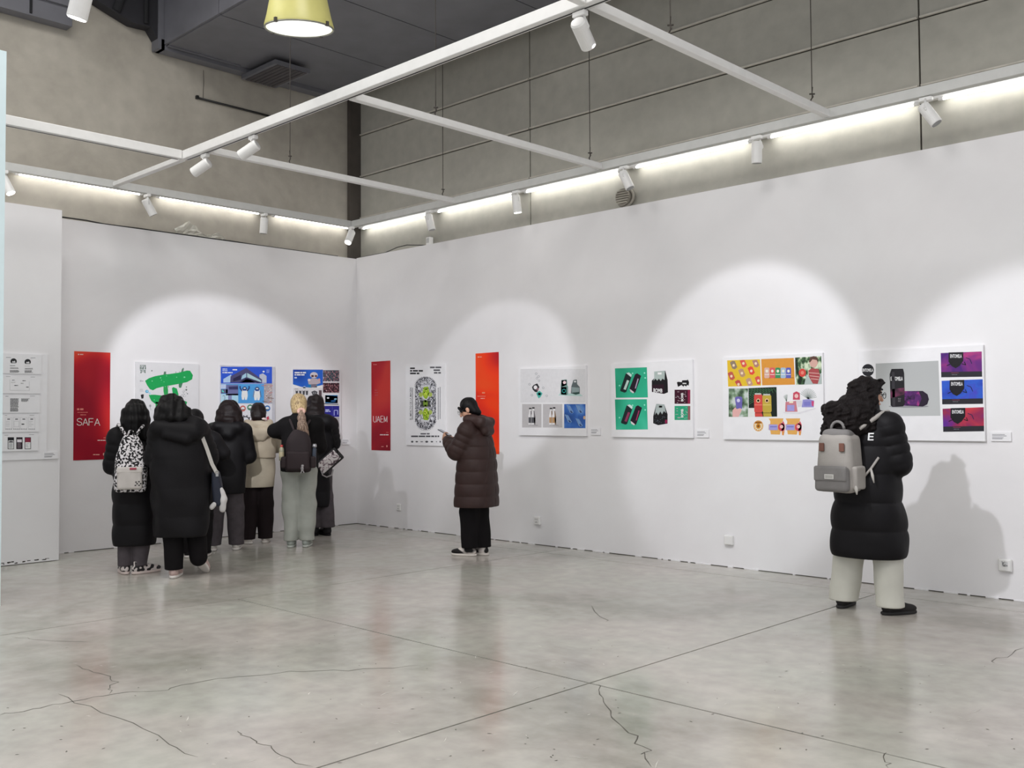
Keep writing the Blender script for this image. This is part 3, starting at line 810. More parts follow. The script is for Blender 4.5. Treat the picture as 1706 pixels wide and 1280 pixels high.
for cx, cy, r in ((500, 325, 13), (1170, 640, 12), (1168, 695, 18), (1190, 770, 12), (965, 352, 9), (1035, 345, 8), (820, 635, 11)): b.ell(cx, cy, r, r, '6f7572', 10)
b.ell(405, 725, 32, 30, '4a9ac0').poly([(425, 740), (470, 750), (480, 775), (440, 765)], '8fc8e8').up().ell(410, 722, 18, 16, '9ad0e8').layer = 0
rg = np.random.RandomState(4)
for k in range(26): x, y = 1110 + 34 * rg.randn(), 790 + 36 * rg.randn(); b.ell(x, y, 6 + 4 * rg.rand(), 5, '8d8f92', 6)
b.poly([(282, 795), (320, 780), (345, 785), (338, 860), (300, 868)], '2d2d30').rect(268, 505, 300, 540, 'b0b0b4').rect(305, 518, 335, 532, '9c9ca0').lines(268, 680, 350, 4, 14, 5, 'a8a8ac', 0.3, 4)
b.ell(468, 1005, 20, 26, '9a9a9e').line([(468, 1030), (484, 1090)], 8, '9a9a9e').flush('splashes')
# stamp of four blocky glyphs
for x0, y0, x1, y1 in ((270, 215, 300, 228), (306, 215, 384, 226), (270, 240, 286, 300), (292, 244, 318, 256), (300, 262, 318, 300), (330, 236, 346, 300), (354, 232, 384, 244), (368, 250, 384, 300), (272, 312, 322, 324), (284, 330, 298, 368), (306, 336, 322, 350), (332, 312, 382, 324), (338, 332, 352, 352), (360, 330, 376, 370), (276, 360, 300, 372)):
    b.rect(x0, y0, x1, y1, '1d4a36')
b.flush('stamp')

# --- blue poster: building, figures, badges
b = Board('poster', 'blue poster with a modern building over pale figures on left wall', 'poster', 'L', (-2.071, -1.305, 1.04, 2.103), 0.022, 350, 590, 6.824, mat('poster_grey_edge', 'c9c9d2', 0.5), G_B)
b.rect(122, 145, 704, 335, '2f56c8').up()
b.poly([(150, 325), (150, 285), (240, 232), (240, 325)], 'a9c4e8').poly([(560, 235), (600, 220), (642, 250), (642, 330), (560, 330)], 'b7bccb')
b.up().poly([(228, 325), (232, 255), (410, 158), (590, 290), (590, 330)], '4c4a70').up()
b.poly([(262, 312), (262, 280), (350, 236), (352, 290)], '2a2848').poly([(365, 245), (410, 215), (410, 265), (352, 290)], '9fc3d8').poly([(420, 215), (575, 300), (582, 322), (420, 265)], 'a8c8cf').poly([(330, 325), (408, 268), (580, 326)], '2c2a48').poly([(350, 325), (410, 285), (450, 292), (530, 328)], 'bfc4e0')
b.layer = 1
b.lines(140, 166, 200, 2, 18, 10, 'c8d4ff', 0.2, 1).lines(140, 206, 255, 1, 18, 12, 'e6ecff', 0.0, 2).lines(255, 172, 335, 1, 10, 14, 'e6ecff').ell(608, 200, 12, 10, 'eef2ff').lines(640, 180, 680, 3, 14, 5, 'aebcf0').flush('building_picture')
b.rect(122, 340, 704, 560, '4f9ad8').up().rect(122, 345, 180, 395, 'b9c8e2').rect(180, 350, 320, 470, '6a6f9c').rect(122, 400, 200, 448, '5c607e').rect(122, 455, 205, 558, 'b4d4f0').rect(205, 452, 245, 555, '8086b0').rect(246, 452, 320, 558, 'a8d0ee').rect(612, 335, 706, 558, 'a99fa2')
b.up().poly([(210, 372), (318, 366), (318, 404), (215, 404)], '36345e').poly([(135, 405), (160, 428), (150, 438), (132, 425)], '57c8c0').line([(140, 480), (160, 470), (170, 500), (150, 540), (180, 520)], 5, '54779c')
# two plain pale standing figures
for cx, cy, armsup in ((392, 455, True), (534, 460, False)):
    b.layer = 2
    b.ell(cx, cy - 62, 26, 24, '32427c').poly([(cx - 30, cy - 50), (cx + 30, cy - 50), (cx + 36, cy + 20), (cx + 26, cy + 66), (cx + 4, cy + 66), (cx, cy + 30), (cx - 6, cy + 66), (cx - 30, cy + 66), (cx - 36, cy + 20)], 'e2ecf4')
    if armsup:
        b.line([(cx - 28, cy - 35), (cx - 54, cy - 70), (cx - 50, cy - 90)], 16, '32427c').line([(cx + 28, cy - 35), (cx + 54, cy - 70), (cx + 48, cy - 90)], 16, '32427c')
    else:
        b.line([(cx - 34, cy - 40), (cx - 44, cy + 30)], 14, '6f8cb4').line([(cx + 34, cy - 40), (cx + 44, cy + 30)], 14, '5a7fae')
    b.up().ell(cx, cy - 66, 14, 7, 'e8f0f6').rect(cx - 20, cy - 46, cx + 20, cy - 38, '3a64b8')
b.layer = 2
rg = np.random.RandomState(6)
for k in range(30): x, y = 620 + 80 * rg.rand(), 350 + 200 * rg.rand(); b.line([(x, y), (x + 26 * rg.randn(), y + 14 * rg.randn())], 6, ['e4d9cf', 'd8cfd2', '8a6f62', 'c4736a'][k % 4])
b.flush('figure_picture')
b.rect(122, 565, 704, 1020, 'dcdce2').up()
for cx, cy, col in ((372, 620, 'c46a62'), (455, 608, '4a8a6a'), (550, 615, '6a74a8'), (650, 618, '3f74b4')):
    b.ell(cx, cy, 34, 34, col).up().ell(cx, cy, 20, 18, 'dfe4ea').rect(cx - 24, cy + 8, cx + 24, cy + 16, col); b.layer -= 1
b.line([(400 + 48 * math.cos(a), 760 + 48 * math.sin(a)) for a in np.linspace(0, 2 * PI, 24)], 12, '3c3c44').poly([(640, 720), (665, 705), (676, 750), (640, 775)], 'c0485a')
for k in range(10): a = k * PI / 5; b.ell(400 + 60 * math.cos(a), 760 + 60 * math.sin(a), 8, 8, '3c3c44', 6)
b.lines(160, 860, 660, 8, 18, 7, 'a0a0aa', 0.3, 9).flush('badges')

# --- conference poster next to the corner
b = Board('poster', 'poster collage with blue upper picture and dark pattern strips, on left wall beside corner', 'poster', 'L', (-1.033, -0.278, 1.075, 2.095), 0.022, 350, 590, 6.824, M_GREYBOARD, G_B)
b.rect(942, 178, 1282, 385, ramp_mat('blue_green_print', [(0.3, '1c3f9a'), (0.55, '2a62c4'), (0.72, '28a078')], 2.4, detail=1)).up()
b.poly([(942, 345), (1040, 375), (1150, 384), (1282, 350), (1282, 388), (942, 388)], 'e6eaf2').ell(1072, 378, 16, 14, '9ab4d8')
b.ell(1180, 240, 44, 34, 'c9c2c6').poly([(1110, 300), (1160, 275), (1210, 280), (1250, 300), (1255, 330), (1200, 350), (1120, 345)], 'b3a7ae').poly([(1150, 345), (1210, 345), (1215, 380), (1145, 380)], '7c7484')
b.up().rect(1150, 240, 1178, 262, '4a2f36').rect(1190, 240, 1216, 262, '6a3f3a').ell(1125, 295, 16, 14, 'd8cfd2').ell(1240, 292, 12, 14, 'd09a90')
b.lines(960, 204, 1110, 1, 10, 16, 'eef2ff', 0.0, 1).lines(960, 230, 1075, 1, 10, 14, 'eef2ff', 0.0, 2).ell(972, 270, 16, 9, 'c0cdf0').flush('main_picture')
DP1 = ramp_mat('dark_pattern_print', [(0.28, '18202a'), (0.46, '3c5a62'), (0.58, '8a4a58'), (0.7, 'b0b8b8')], 42, detail=1, kind='noise')
DP2 = ramp_mat('dark_pattern_red', [(0.30, '1a1418'), (0.5, '3a2a30'), (0.62, '9a5a62'), (0.72, 'c8c8c8')], 46, detail=1)
b.rect(1284, 185, 1468, 312, DP1).rect(1284, 328, 1468, 440, DP2).rect(1300, 455, 1460, 470, 'dfe3e8').up().rect(1308, 468, 1450, 560, '2f78b0').poly([(1308, 468), (1450, 480), (1450, 560), (1308, 548)], '3a8ab4')
b.up().ell(1340, 500, 14, 9, 'd8e4e8').ell(1425, 512, 16, 9, '8fc4d8').ell(1400, 535, 30, 10, '1f5a94').line([(1290, 566), (1460, 572)], 10, '5c5c66')
b.layer = 1
b.rect(1284, 590, 1468, 715, '2a2a86').up().line([(1390, 590), (1390, 715)], 3, '5a5ab8').lines(1310, 630, 1370, 2, 16, 12, 'b8c0f0', 0.1, 3).line([(1410, 700), (1410, 640), (1450, 640), (1450, 690)], 9, 'a8b0e8')
b.layer = 1
b.rect(1284, 722, 1470, 1005, 'a9a7aa').up().poly([(1420, 800), (1432, 735), (1446, 800)], '55535a').poly([(1395, 820), (1404, 770), (1414, 820)], '7c7a82').ell(1415, 890, 34, 36, '2c2a30').up().ell(1415, 890, 16, 18, 'b0aeb4').ell(1415, 890, 7, 8, '2c2a30').ell(1424, 968, 24, 26, 'dedce0').ell(1424, 968, 9, 10, '8a888e').ell(1400, 820, 10, 12, '55535a').ell(1372, 885, 10, 12, '66646a')
b.layer = 1
for k, x in enumerate((985, 1025, 1064, 1100)): b.poly([(x - 14, 412), (x, 422), (x + 14, 412), (x + 10, 466), (x - 10, 466)], '4a4a50')
b.poly([(1150, 430), (1188, 415), (1222, 430), (1208, 468), (1165, 468)], '55555a').up().rect(1172, 440, 1180, 448, 'd0d0d0').rect(1192, 440, 1200, 448, 'd0d0d0').rect(1236, 412, 1268, 500, '5a4a50').line([(960, 398), (1000, 398)], 5, '77777a').flush('collage')

# --- bug poster with black and green figure
b = Board('poster', 'white poster with a black and lime green ornate oval on right wall', 'poster', 'R', (1.075, 1.832, 1.090, 2.116), 0.022, 590, 590, 6.737, M_BOARD, G_B)
cx, y0, y1, rx = 802, 258, 850, 118
oval = [(cx + rx * math.cos(a), 372 - 112 * math.sin(a)) for a in np.linspace(0, PI, 20)] + [(cx - rx * math.cos(a), 738 + 112 * math.sin(a)) for a in np.linspace(0, PI, 20)]
FIL = ramp_mat('filigree_print', [(0.40, '26262c'), (0.50, '6f6f76'), (0.56, 'cfcfd4')], 46, detail=2, distort=1.5)
b.poly(oval, FIL).up()
rg = np.random.RandomState(2)
for k in range(46):
    a = 2 * PI * k / 46; sx, sy = math.cos(a), math.sin(a); yy = 555 - (183 * np.sign(sy) if abs(sy) > 0.02 else 0) - 112 * sy
    if abs(sy) > 0.1: b.poly([(cx + rx * sx - 6, yy + 6), (cx + (rx + 12) * sx, yy - 14 * sy), (cx + rx * sx + 6, yy + 6)], '3a3a42')
for sy in (1, -1):
    f = lambda y: 555 + sy * (y - 555)
    b.layer = 2
    b.poly([(cx - 48, f(350)), (cx + 40, f(350)), (cx + 62, f(420)), (cx + 30, f(500)), (cx, f(520)), (cx - 34, f(500)), (cx - 58, f(420))], 'c8c8cc')
    b.up().poly([(cx - 22, f(372)), (cx + 30, f(365)), (cx + 44, f(430)), (cx + 24, f(490)), (cx, f(508)), (cx - 24, f(480)), (cx - 34, f(430))], '8fae28')
    for sx in (-1, 1):
        b.ell(cx + sx * 52, f(455), 24, 26, 'a3b45a').ell(cx + sx * 72, f(385), 9, 18, 'dcdce0').poly([(cx + sx * 60, f(530)), (cx + sx * 76, f(505)), (cx + sx * 76, f(560))], 'dcdce0')
    b.up()
    for k in range(12): b.ell(cx + 34 * rg.randn() * 0.6, f(430 + 30 * rg.randn()), 5, 7, ['26301a', 'c8d878', '4a5a20'][k % 3], 6)
    b.ell(cx, f(452), 15, 26, 'bcd04a', 12)
    for sx in (-1, 1): b.line([(cx + sx * 14, f(395)), (cx + sx * 40, f(380)), (cx + sx * 56, f(440))], 5, '2c2c30')
b.layer = 2; b.rect(cx - 84, 525, cx + 84, 590, '3c3f3a').up().ell(cx, 555, 26, 40, '6d8a2c').ell(cx, 532, 14, 10, '2c3018').ell(cx, 580, 14, 10, '2c3018').line([(cx - 90, 520), (cx + 90, 520)], 5, '8a8a90').line([(cx - 90, 600), (cx + 90, 600)], 5, '8a8a90')
for sx in (-1, 1): b.ell(cx + sx * 62, 556, 14, 18, '9a9aa0')
b.flush('ornate_oval')
b.lines(628, 152, 682, 1, 10, 17, DK, 0.0, 1).lines(628, 180, 775, 1, 10, 18, DK, 0.0, 2).lines(628, 209, 732, 1, 10, 18, DK, 0.0, 3)
b.lines(852, 142, 978, 1, 10, 17, '55555a', 0.0, 4).lines(892, 173, 976, 1, 10, 17, '55555a', 0.0, 5).lines(896, 203, 974, 1, 10, 17, '55555a', 0.0, 6)
b.text('EL IMPACTO DE LA IMAGEN', 625, 378, 645, 738, DK, 0.01, rot=True)
for k in range(30): yy = 380 + k * 12; b.rect(651, yy, 661, yy + 8, '55555a'); b.rect(938, yy, 950, yy + 8, '6a6a70'); b.rect(960, yy - 8, 970, yy, '6a6a70')
b.lines(745, 888, 848, 1, 10, 16, '66666a', 0.0, 7).lines(640, 916, 955, 1, 10, 17, '4a4a4e', 0.0, 8)
for k, (x, w) in enumerate(((638, 28), (688, 30), (742, 34), (798, 34), (858, 30), (918, 14), (958, 16))): b.ell(x + w / 2, 985, w / 2, 11 - (k % 3) * 3, '4a4a4e', 9)
b.flush('lettering')

# --- four landscape boards along the right wall
b = Board('exhibition_board', 'white landscape board of teal cartons and bottle photographs, first after the banners', 'board', 'R', (3.105, 4.112, 1.235, 2.0), 0.028, 860, 590, 8.533, M_BOARD, G_B)
b.rect(62, 215, 985, 690, 'd3d2d4').up()
TE = '54b0a0'
b.poly([(225, 470), (250, 440), (300, 418), (330, 470), (318, 500), (300, 545), (268, 540), (235, 505)], '2c2c30').up().ell(275, 475, 26, 28, 'e0dcdf').ell(305, 500, 16, 20, '8a6a70'); b.layer = 1
b.poly([(285, 560), (330, 520), (375, 560), (345, 615), (318, 632)], TE).up().ell(330, 568, 30, 26, '2f8a84').ell(330, 568, 19, 16, '7fd0c4'); b.layer = 1
for x, y in ((285, 280), (295, 345), (325, 380), (318, 320), (190, 430), (385, 480), (225, 585), (435, 595)): b.ell(x, y, 17, 17, 'a8a8ac', 10).up().ell(x, y, 9, 9, 'd8d8da', 8); b.layer = 1
b.poly([(600, 590), (950, 600), (900, 560), (620, 560)], 'aecac4')
b.up().poly([(632, 575), (634, 455), (645, 370), (722, 362), (728, 450), (738, 460), (738, 578), (700, 586)], '6f8f88').poly([(640, 470), (716, 470), (716, 580), (640, 576)], TE).poly([(645, 375), (715, 370), (715, 440), (645, 470)], '3a2f34').up().ell(688, 405, 22, 22, 'e6c8cc').ell(680, 525, 28, 30, '2f8a84').ell(680, 525, 18, 18, '6fc0b4'); b.layer = 2
b.poly([(780, 560), (785, 460), (815, 370), (862, 362), (868, 430), (905, 470), (905, 565), (850, 580)], '5c6668').up().poly([(790, 470), (900, 480), (895, 540), (795, 555)], '8a9a9a').ell(838, 392, 15, 13, 'd8d8da').poly([(795, 550), (895, 540), (895, 565), (840, 578)], '2f4a44').flush('carton_picture')
for x0, x1, wood in ((85, 360, False), (380, 655, True)):
    b.rect(x0, 712, x1, 1045, 'b5b2b3').up().poly([(x0 + 80, 995), (x0 + 220, 1010), (x0 + 230, 1020), (x0 + 100, 1012)], '8c898b')
    for dx, dy, sc_ in ((115, 0, 0.9), (160, -8, 1.0)):
        X = x0 + dx; b.up().poly([(X - 30 * sc_, 1005), (X - 30 * sc_, 880), (X - 12, 810), (X - 12, 785 + dy), (X + 14, 785 + dy), (X + 16, 810), (X + 32 * sc_, 880), (X + 32 * sc_, 1008)], 'd9d7d8')
        b.up().rect(X - 17, 765 + dy, X + 19, 785 + dy, '2c2a2c').rect(X - 26 * sc_, 900, X + 28 * sc_, 980, ('b08a62' if wood else '55555a')).poly([(X + 4, 800), (X + 16, 812), (X + 30, 885), (X + 30, 1005), (X + 12, 1005)], '6a666a' if not wood else '7c6450')
    b.flush('bottle_picture')
b.rect(682, 712, 985, 1055, ramp_mat('blue_print', [(0.3, '24407c'), (0.5, '3a66b0'), (0.72, '6f9ad0')], 5, detail=2)).up()
for x, y in ((720, 725), (850, 722), (695, 860), (850, 915)):
    b.poly([(x, y), (x + 40, y + 10), (x + 95, y + 105), (x + 75, y + 125), (x + 50, y + 110)], '6f94c8').up().poly([(x + 55, y + 75), (x + 85, y + 105), (x + 72, y + 118), (x + 50, y + 95)], '30426a'); b.layer = 1
    b.line([(x, y), (x + 50, y + 110)], 6, 'b8cfee').line([(x + 40, y + 10), (x + 95, y + 105)], 5, 'a8c2e8')
b.ell(970, 905, 16, 26, 'c8a88c').flush('ice_picture')

b = Board('exhibition_board', 'white landscape board with two green can pictures and dark cartons', 'board', 'R', (4.458, 5.475, 1.230, 2.002), 0.028, 1010, 590, 8.533, M_BOARD, G_B)
for yo, k in ((0, 0), (455, 1)):
    b.poly([(124, 205 + yo * 0.97), (578, 188 + yo), (592, 618 + yo), (138, 622 + yo)], ramp_mat('green_print', [(0.3, '269a76'), (0.6, '35b08c'), (0.75, '52c0a2')], 3, detail=1)).up()
    for x, pts in ((0, [(198, 515), (275, 285), (300, 262), (360, 290), (362, 320), (285, 540), (260, 550), (205, 530)]), (1, [(332, 490), (410, 290), (440, 275), (498, 310), (415, 545), (395, 555), (345, 530)])):
        b.poly([(p[0] + (12 if k else 0), p[1] + yo) for p in pts], '1e2a2c' if not x else '231a26').up()
        if k == 0: b.text('BOMB' if x == 0 else 'BOMB', 0, 0, 0, 0, 'd8d8d8') if False else None
        if x == 0:
            b.poly([(285 + 12 * k, 272 + yo), (325 + 12 * k, 262 + yo), (365 + 12 * k, 295 + yo), (355 + 12 * k, 330 + yo)], 'c8dcd8')
            b.line([(262 + 14 * k, 505 + yo), (312 + 14 * k, 375 + yo)], 34, 'b8d0c8' if k == 0 else '8a3a5a')
        else:
            b.line([(415 + 12 * k, 490 + yo), (455 + 12 * k, 350 + yo)], 16, 'a89ab0' if k == 0 else '9a3a60').poly([(335 + 12 * k, 500 + yo), (350 + 12 * k, 505 + yo), (398 + 12 * k, 545 + yo), (385 + 12 * k, 560 + yo), (345 + 12 * k, 535 + yo)], 'd0c8cc')
        b.layer = 1
    for x, y in ((545, 270), (555, 340), (190, 450), (375, 275)): b.ell(x, y + yo, 12, 12, '8fe0c8', 8)
    b.flush('can_picture')
CB = '1b191c'
b.poly([(648, 380), (682, 345), (682, 250), (840, 238), (872, 370), (878, 545), (820, 568), (650, 540)], CB).up()
b.poly([(682, 250), (835, 240), (830, 370), (800, 350), (775, 385), (750, 350), (725, 380), (700, 350), (672, 385), (682, 340)], 'a8b4b0').poly([(648, 440), (820, 430), (820, 565), (650, 538)], '2a1420').up().rect(732, 262, 788, 292, 'e6e6e6')
b.text('BOMB', 672, 488, 800, 545, 'e0e0e0', 0.03, slope=6).flush('carton_picture')
b.poly([(668, 885), (712, 710), (825, 718), (872, 855), (872, 990), (740, 1012), (668, 985)], CB).up()
b.poly([(712, 712), (825, 720), (850, 840), (820, 810), (795, 860), (770, 815), (740, 870), (712, 830), (690, 870)], 'a4aeac').rect(750, 735, 795, 762, 'dedede').rect(838, 935, 870, 985, '8a1f4a').up()
rg = np.random.RandomState(12)
for k in range(18): b.ell(690 + 150 * rg.rand(), 890 + 90 * rg.rand(), 7, 4, '55606a', 6)
b.flush('carton_picture')
b.poly([(1005, 405), (1020, 395), (1075, 400), (1080, 375), (1150, 372), (1160, 360), (1178, 400), (1172, 450), (1150, 440), (1140, 462), (1110, 445), (1098, 465), (1070, 440), (1045, 455), (1020, 468)], CB).up().rect(1085, 410, 1140, 428, 'c8c8c8').flush('flat_carton')
for y0, col in ((508, '3a1424'), (738, '2f9a74')):
    b.rect(972, y0, 1195, y0 + 200, col).up().rect(1160, y0, 1195, y0 + 200, '8a2444' if y0 < 600 else '8a5a5c')
    b.text('BOMB', 1062, y0 + 45, 1098, y0 + 165, 'ececec', 0.03, rot=True)
    for k in range(9): b.ell(990 + 60 * rg.rand(), y0 + 25 + 160 * rg.rand(), 12, 4, 'b8a8b0', 6); b.ell(1110 + 40 * rg.rand(), y0 + 25 + 160 * rg.rand(), 9, 4, 'b8a8b0', 6)
    b.flush('wrapper_picture')

b = Board('exhibition_board', 'white landscape board of colourful fruit-drink can photographs', 'board', 'R', (5.818, 6.845, 1.222, 2.002), 0.028, 1200, 580, 8.0, M_BOARD, G_B)
b.poly([(92, 165), (530, 150), (545, 500), (105, 515)], 'd8b432').up()
for x, y, c in ((175, 225, '8a7868'), (305, 200, 'd0544a'), (470, 200, 'a8786e'), (145, 370, 'b8584a'), (285, 330, 'b08a70'), (410, 300, 'd8483e'), (505, 430, 'd0524a'), (240, 480, 'b8504a'), (385, 455, 'b89080')):
    dx, dy = 34, 58
    q = [(x - 46, y - 32), (x - 10, y - 56), (x + 20, y - 50), (x + 52, y + 30), (x + 20, y + 60), (x - 14, y + 50)]
    q = [(min(max(px_, 98), 538), min(max(py_, 160), 505)) for px_, py_ in q]
    b.poly(q, c).up().ell(min(max(x + 4, 120), 520), min(max(y + 6, 180), 485), 17, 19, 'e8cdb0', 10); b.layer = 1
b.flush('yellow_picture')
b.poly([(545, 148), (980, 132), (995, 488), (558, 498)], 'cf8e3c').up().rect(590, 395, 980, 402, '8a5a20').up()
for x, c in ((622, 'cfa89c'), (695, 'd05a60'), (768, '3a8a5c'), (840, '9ab4cc'), (910, '5a5eb0')):
    b.poly([(x - 34, 275), (x - 24, 262), (x + 24, 262), (x + 34, 275), (x + 34, 392), (x + 26, 402), (x - 26, 402), (x - 34, 392)], c).up().ell(x, 308, 18, 20, 'e0dccb', 10).rect(x - 30, 350, x + 30, 358, 'e6e0d8'); b.layer = 2
b.flush('five_can_picture')
LEAF = ramp_mat('leaf_print', [(0.38, '1f2a20'), (0.5, '4a6a48'), (0.62, 'c8d4b8')], 26, detail=2, stretch=(1, 1, 0.6))
b.poly([(998, 128), (1348, 108), (1352, 480), (1005, 490)], LEAF).up().poly([(1120, 488), (1150, 350), (1240, 420), (1350, 330), (1350, 482)], 'a8b4b0').up()
b.poly([(1175, 300), (1220, 270), (1310, 280), (1330, 370), (1300, 478), (1235, 475), (1180, 380)], 'a04a4c').ell(1245, 190, 55, 72, 'c8a094').up().poly([(1180, 190), (1200, 120), (1250, 108), (1300, 130), (1305, 200), (1285, 160), (1230, 150), (1200, 190)], '5a4038').line([(1180, 330), (1325, 340)], 8, 'd8b0a8').line([(1190, 370), (1320, 385)], 8, 'd8b0a8').line([(1210, 410), (1310, 420)], 8, 'd8b0a8')
b.layer = 2; b.ell(1095, 330, 48, 56, 'c8443e').up().ell(1095, 330, 22, 24, 'd88070').flush('portrait_picture')
b.rect(112, 540, 370, 918, ramp_mat('hand_leaf', [(0.36, '3f5040'), (0.52, '7c9478'), (0.66, 'c0c8c4')], 14, detail=2)).up().poly([(195, 665), (215, 648), (280, 648), (295, 670), (290, 810), (215, 810)], '6a62a8').up().ell(242, 700, 22, 24, 'c8c4e0').poly([(165, 918), (165, 830), (200, 790), (220, 815), (270, 800), (285, 830), (245, 918)], 'd8a8a4').flush('hand_picture')
b.poly([(376, 535), (750, 520), (758, 915), (380, 918)], '1c241f').up()
for k in range(9): b.line([(380, 545 + k * 26), (430 + k * 36, 540), (395 + k * 44, 640 - k * 6)], 7, '3f6a48')
b.rect(380, 800, 465, 918, 'd8d8d4').up()
for x0, x1, yt, c, c2 in ((450, 560, 610, 'c84a44', 'd87a6c'), (562, 680, 620, 'b8a040', 'd0bc68')):
    b.poly([(x0, yt + 20), (x0 + 15, yt), (x1 - 15, yt), (x1, yt + 20), (x1 + 5, 840), (x1 - 10, 862), (x0 + 12, 862), (x0 + 4, 840)], c).up().rect(x0 + 12, yt - 8, x1 - 14, yt + 12, 'b8bcb8').rect(x0 + 6, 752, x1 - 4, 764, c2).ell((x0 + x1) / 2 + 2, 702, 26, 28, 'e0b890').ell((x0 + x1) / 2 + 2, 702, 14, 16, c); b.layer = 2
    b.poly([(x0 + 10, 868), (x1 - 4, 868), (x1 + 8, 915), (x0 + 14, 915)], c)
b.flush('jungle_picture')
b.poly([(968, 690), (972, 600), (1015, 578), (1060, 600), (1062, 690)], 'c0485c').poly([(865, 850), (870, 720), (1010, 705), (1030, 850)], 'c07a84').poly([(1085, 790), (1100, 690), (1180, 680), (1250, 700), (1245, 790)], '8f8cc4').poly([(1010, 700), (1090, 700), (1085, 780), (1035, 790)], 'd0ccd0').up()
b.rect(892, 760, 988, 840, '9a94cc').ell(1015, 640, 26, 28, 'e0b8b4').rect(920, 712, 972, 735, 'e8d8c0').rect(1115, 715, 1205, 770, '7a78bc').poly([(1215, 705), (1250, 710), (1245, 780), (1220, 770)], 'c04a78')
for k in range(14):
    a = 0.25 + 2.3 * k / 13; b.line([(1170, 680), (1170 + 120 * math.cos(a), 690 - 150 * math.sin(a))], 6, '8a9490')
for k in range(6): a = 1.4 + 0.9 * k / 5; b.line([(885, 715), (885 + 60 * math.cos(a), 715 - 95 * math.sin(a))], 5, '9aa49e')
b.poly([(830, 855), (1040, 860), (1260, 800), (1280, 810), (1060, 880), (860, 872)], 'd6d4d8').flush('gift_box_picture')
b.ell(508, 1038, 66, 74, 'd0a060').up().ell(508, 1038, 54, 60, 'ecdcc0').up().ell(508, 1042, 32, 36, 'c88a2c').ell(508, 995, 50, 16, 'b8742c')
for k in range(12): a = k * PI / 6; b.ell(508 + 46 * math.cos(a), 1040 + 52 * math.sin(a), 7, 8, 'c8904a', 6)
b.up().ell(508, 1042, 16, 18, '7a4a20').flush('round_emblem')
for x in (645, 870):
    b.poly([(x, 940), (x + 195, 938), (x + 190, 975), (x + 160, 1010), (x + 160, 1110), (x + 150, 1155), (x + 30, 1150), (x + 22, 1100), (x, 1090), (x, 1020), (x + 22, 1010), (x + 22, 975)], 'd8a458').up().rect(x + 4, 1020, x + 120, 1095, '9c98d0').ell(x + 170, 1055, 44, 52, 'c8485a').poly([(x + 165, 1010), (x + 195, 975), (x + 215, 1020), (x + 212, 1100), (x + 175, 1115)], 'cc5560').up().ell(x + 172, 1048, 22, 24, 'e6b8b4').rect(x + 20, 1045, x + 110, 1056, '6a68b0').poly([(x + 175, 1115), (x + 212, 1105), (x + 200, 1165), (x + 180, 1160)], 'd8904a'); b.layer = 0
b.flush('unfolded_carton_picture')

b = Board('exhibition_board', 'white landscape board of dark purple cans behind the visitor with grey backpack', 'board', 'R', (7.178, 8.20, 1.233, 1.998), 0.028, 1420, 570, 5.965, M_BOARD, G_B)
b.ell(155, 280, 60, 61, '26262a', 28).up().text('ENTOMELA', 100, 264, 208, 296, 'ececec', 0.02).flush('round_logo')
b.ell(160, 408, 56, 56, '4a4a92', 28).flush('round_logo')
b.poly([(232, 215), (855, 186), (875, 733), (240, 738)], ramp_mat('grey_print', [(0.3, 'a4a6a6'), (0.7, 'b8baba')], 1.2, detail=0)).up()
b.ell(560, 640, 200, 14, '8c8c90').up()
b.poly([(515, 488), (700, 486), (748, 520), (762, 570), (745, 620), (700, 642), (515, 632)], '2a2030').up().poly([(515, 488), (660, 490), (690, 560), (660, 636), (515, 632)], ramp_mat('purple_print', [(0.32, '1c1626'), (0.5, '5a2a6a'), (0.62, 'a03a7a'), (0.75, '3a3a8a')], 14, detail=3, distort=1.0)); b.layer = 2
b.up().up().poly([(372, 320), (390, 268), (505, 266), (516, 310), (522, 620), (505, 640), (400, 646), (382, 630)], '222024').up().poly([(378, 470), (520, 455), (521, 520), (380, 560)], ramp_mat('can_glow_print', [(0.35, '2a2028'), (0.6, '7a3a5a'), (0.75, 'a85a80')], 10)).poly([(392, 300), (420, 296), (428, 640), (402, 644)], '38353a').text('ENTOMELA', 382, 345, 502, 384, 'e4e4e4', 0.02).lines(455, 560, 488, 3, 14, 4, '8a848a').flush('can_picture')
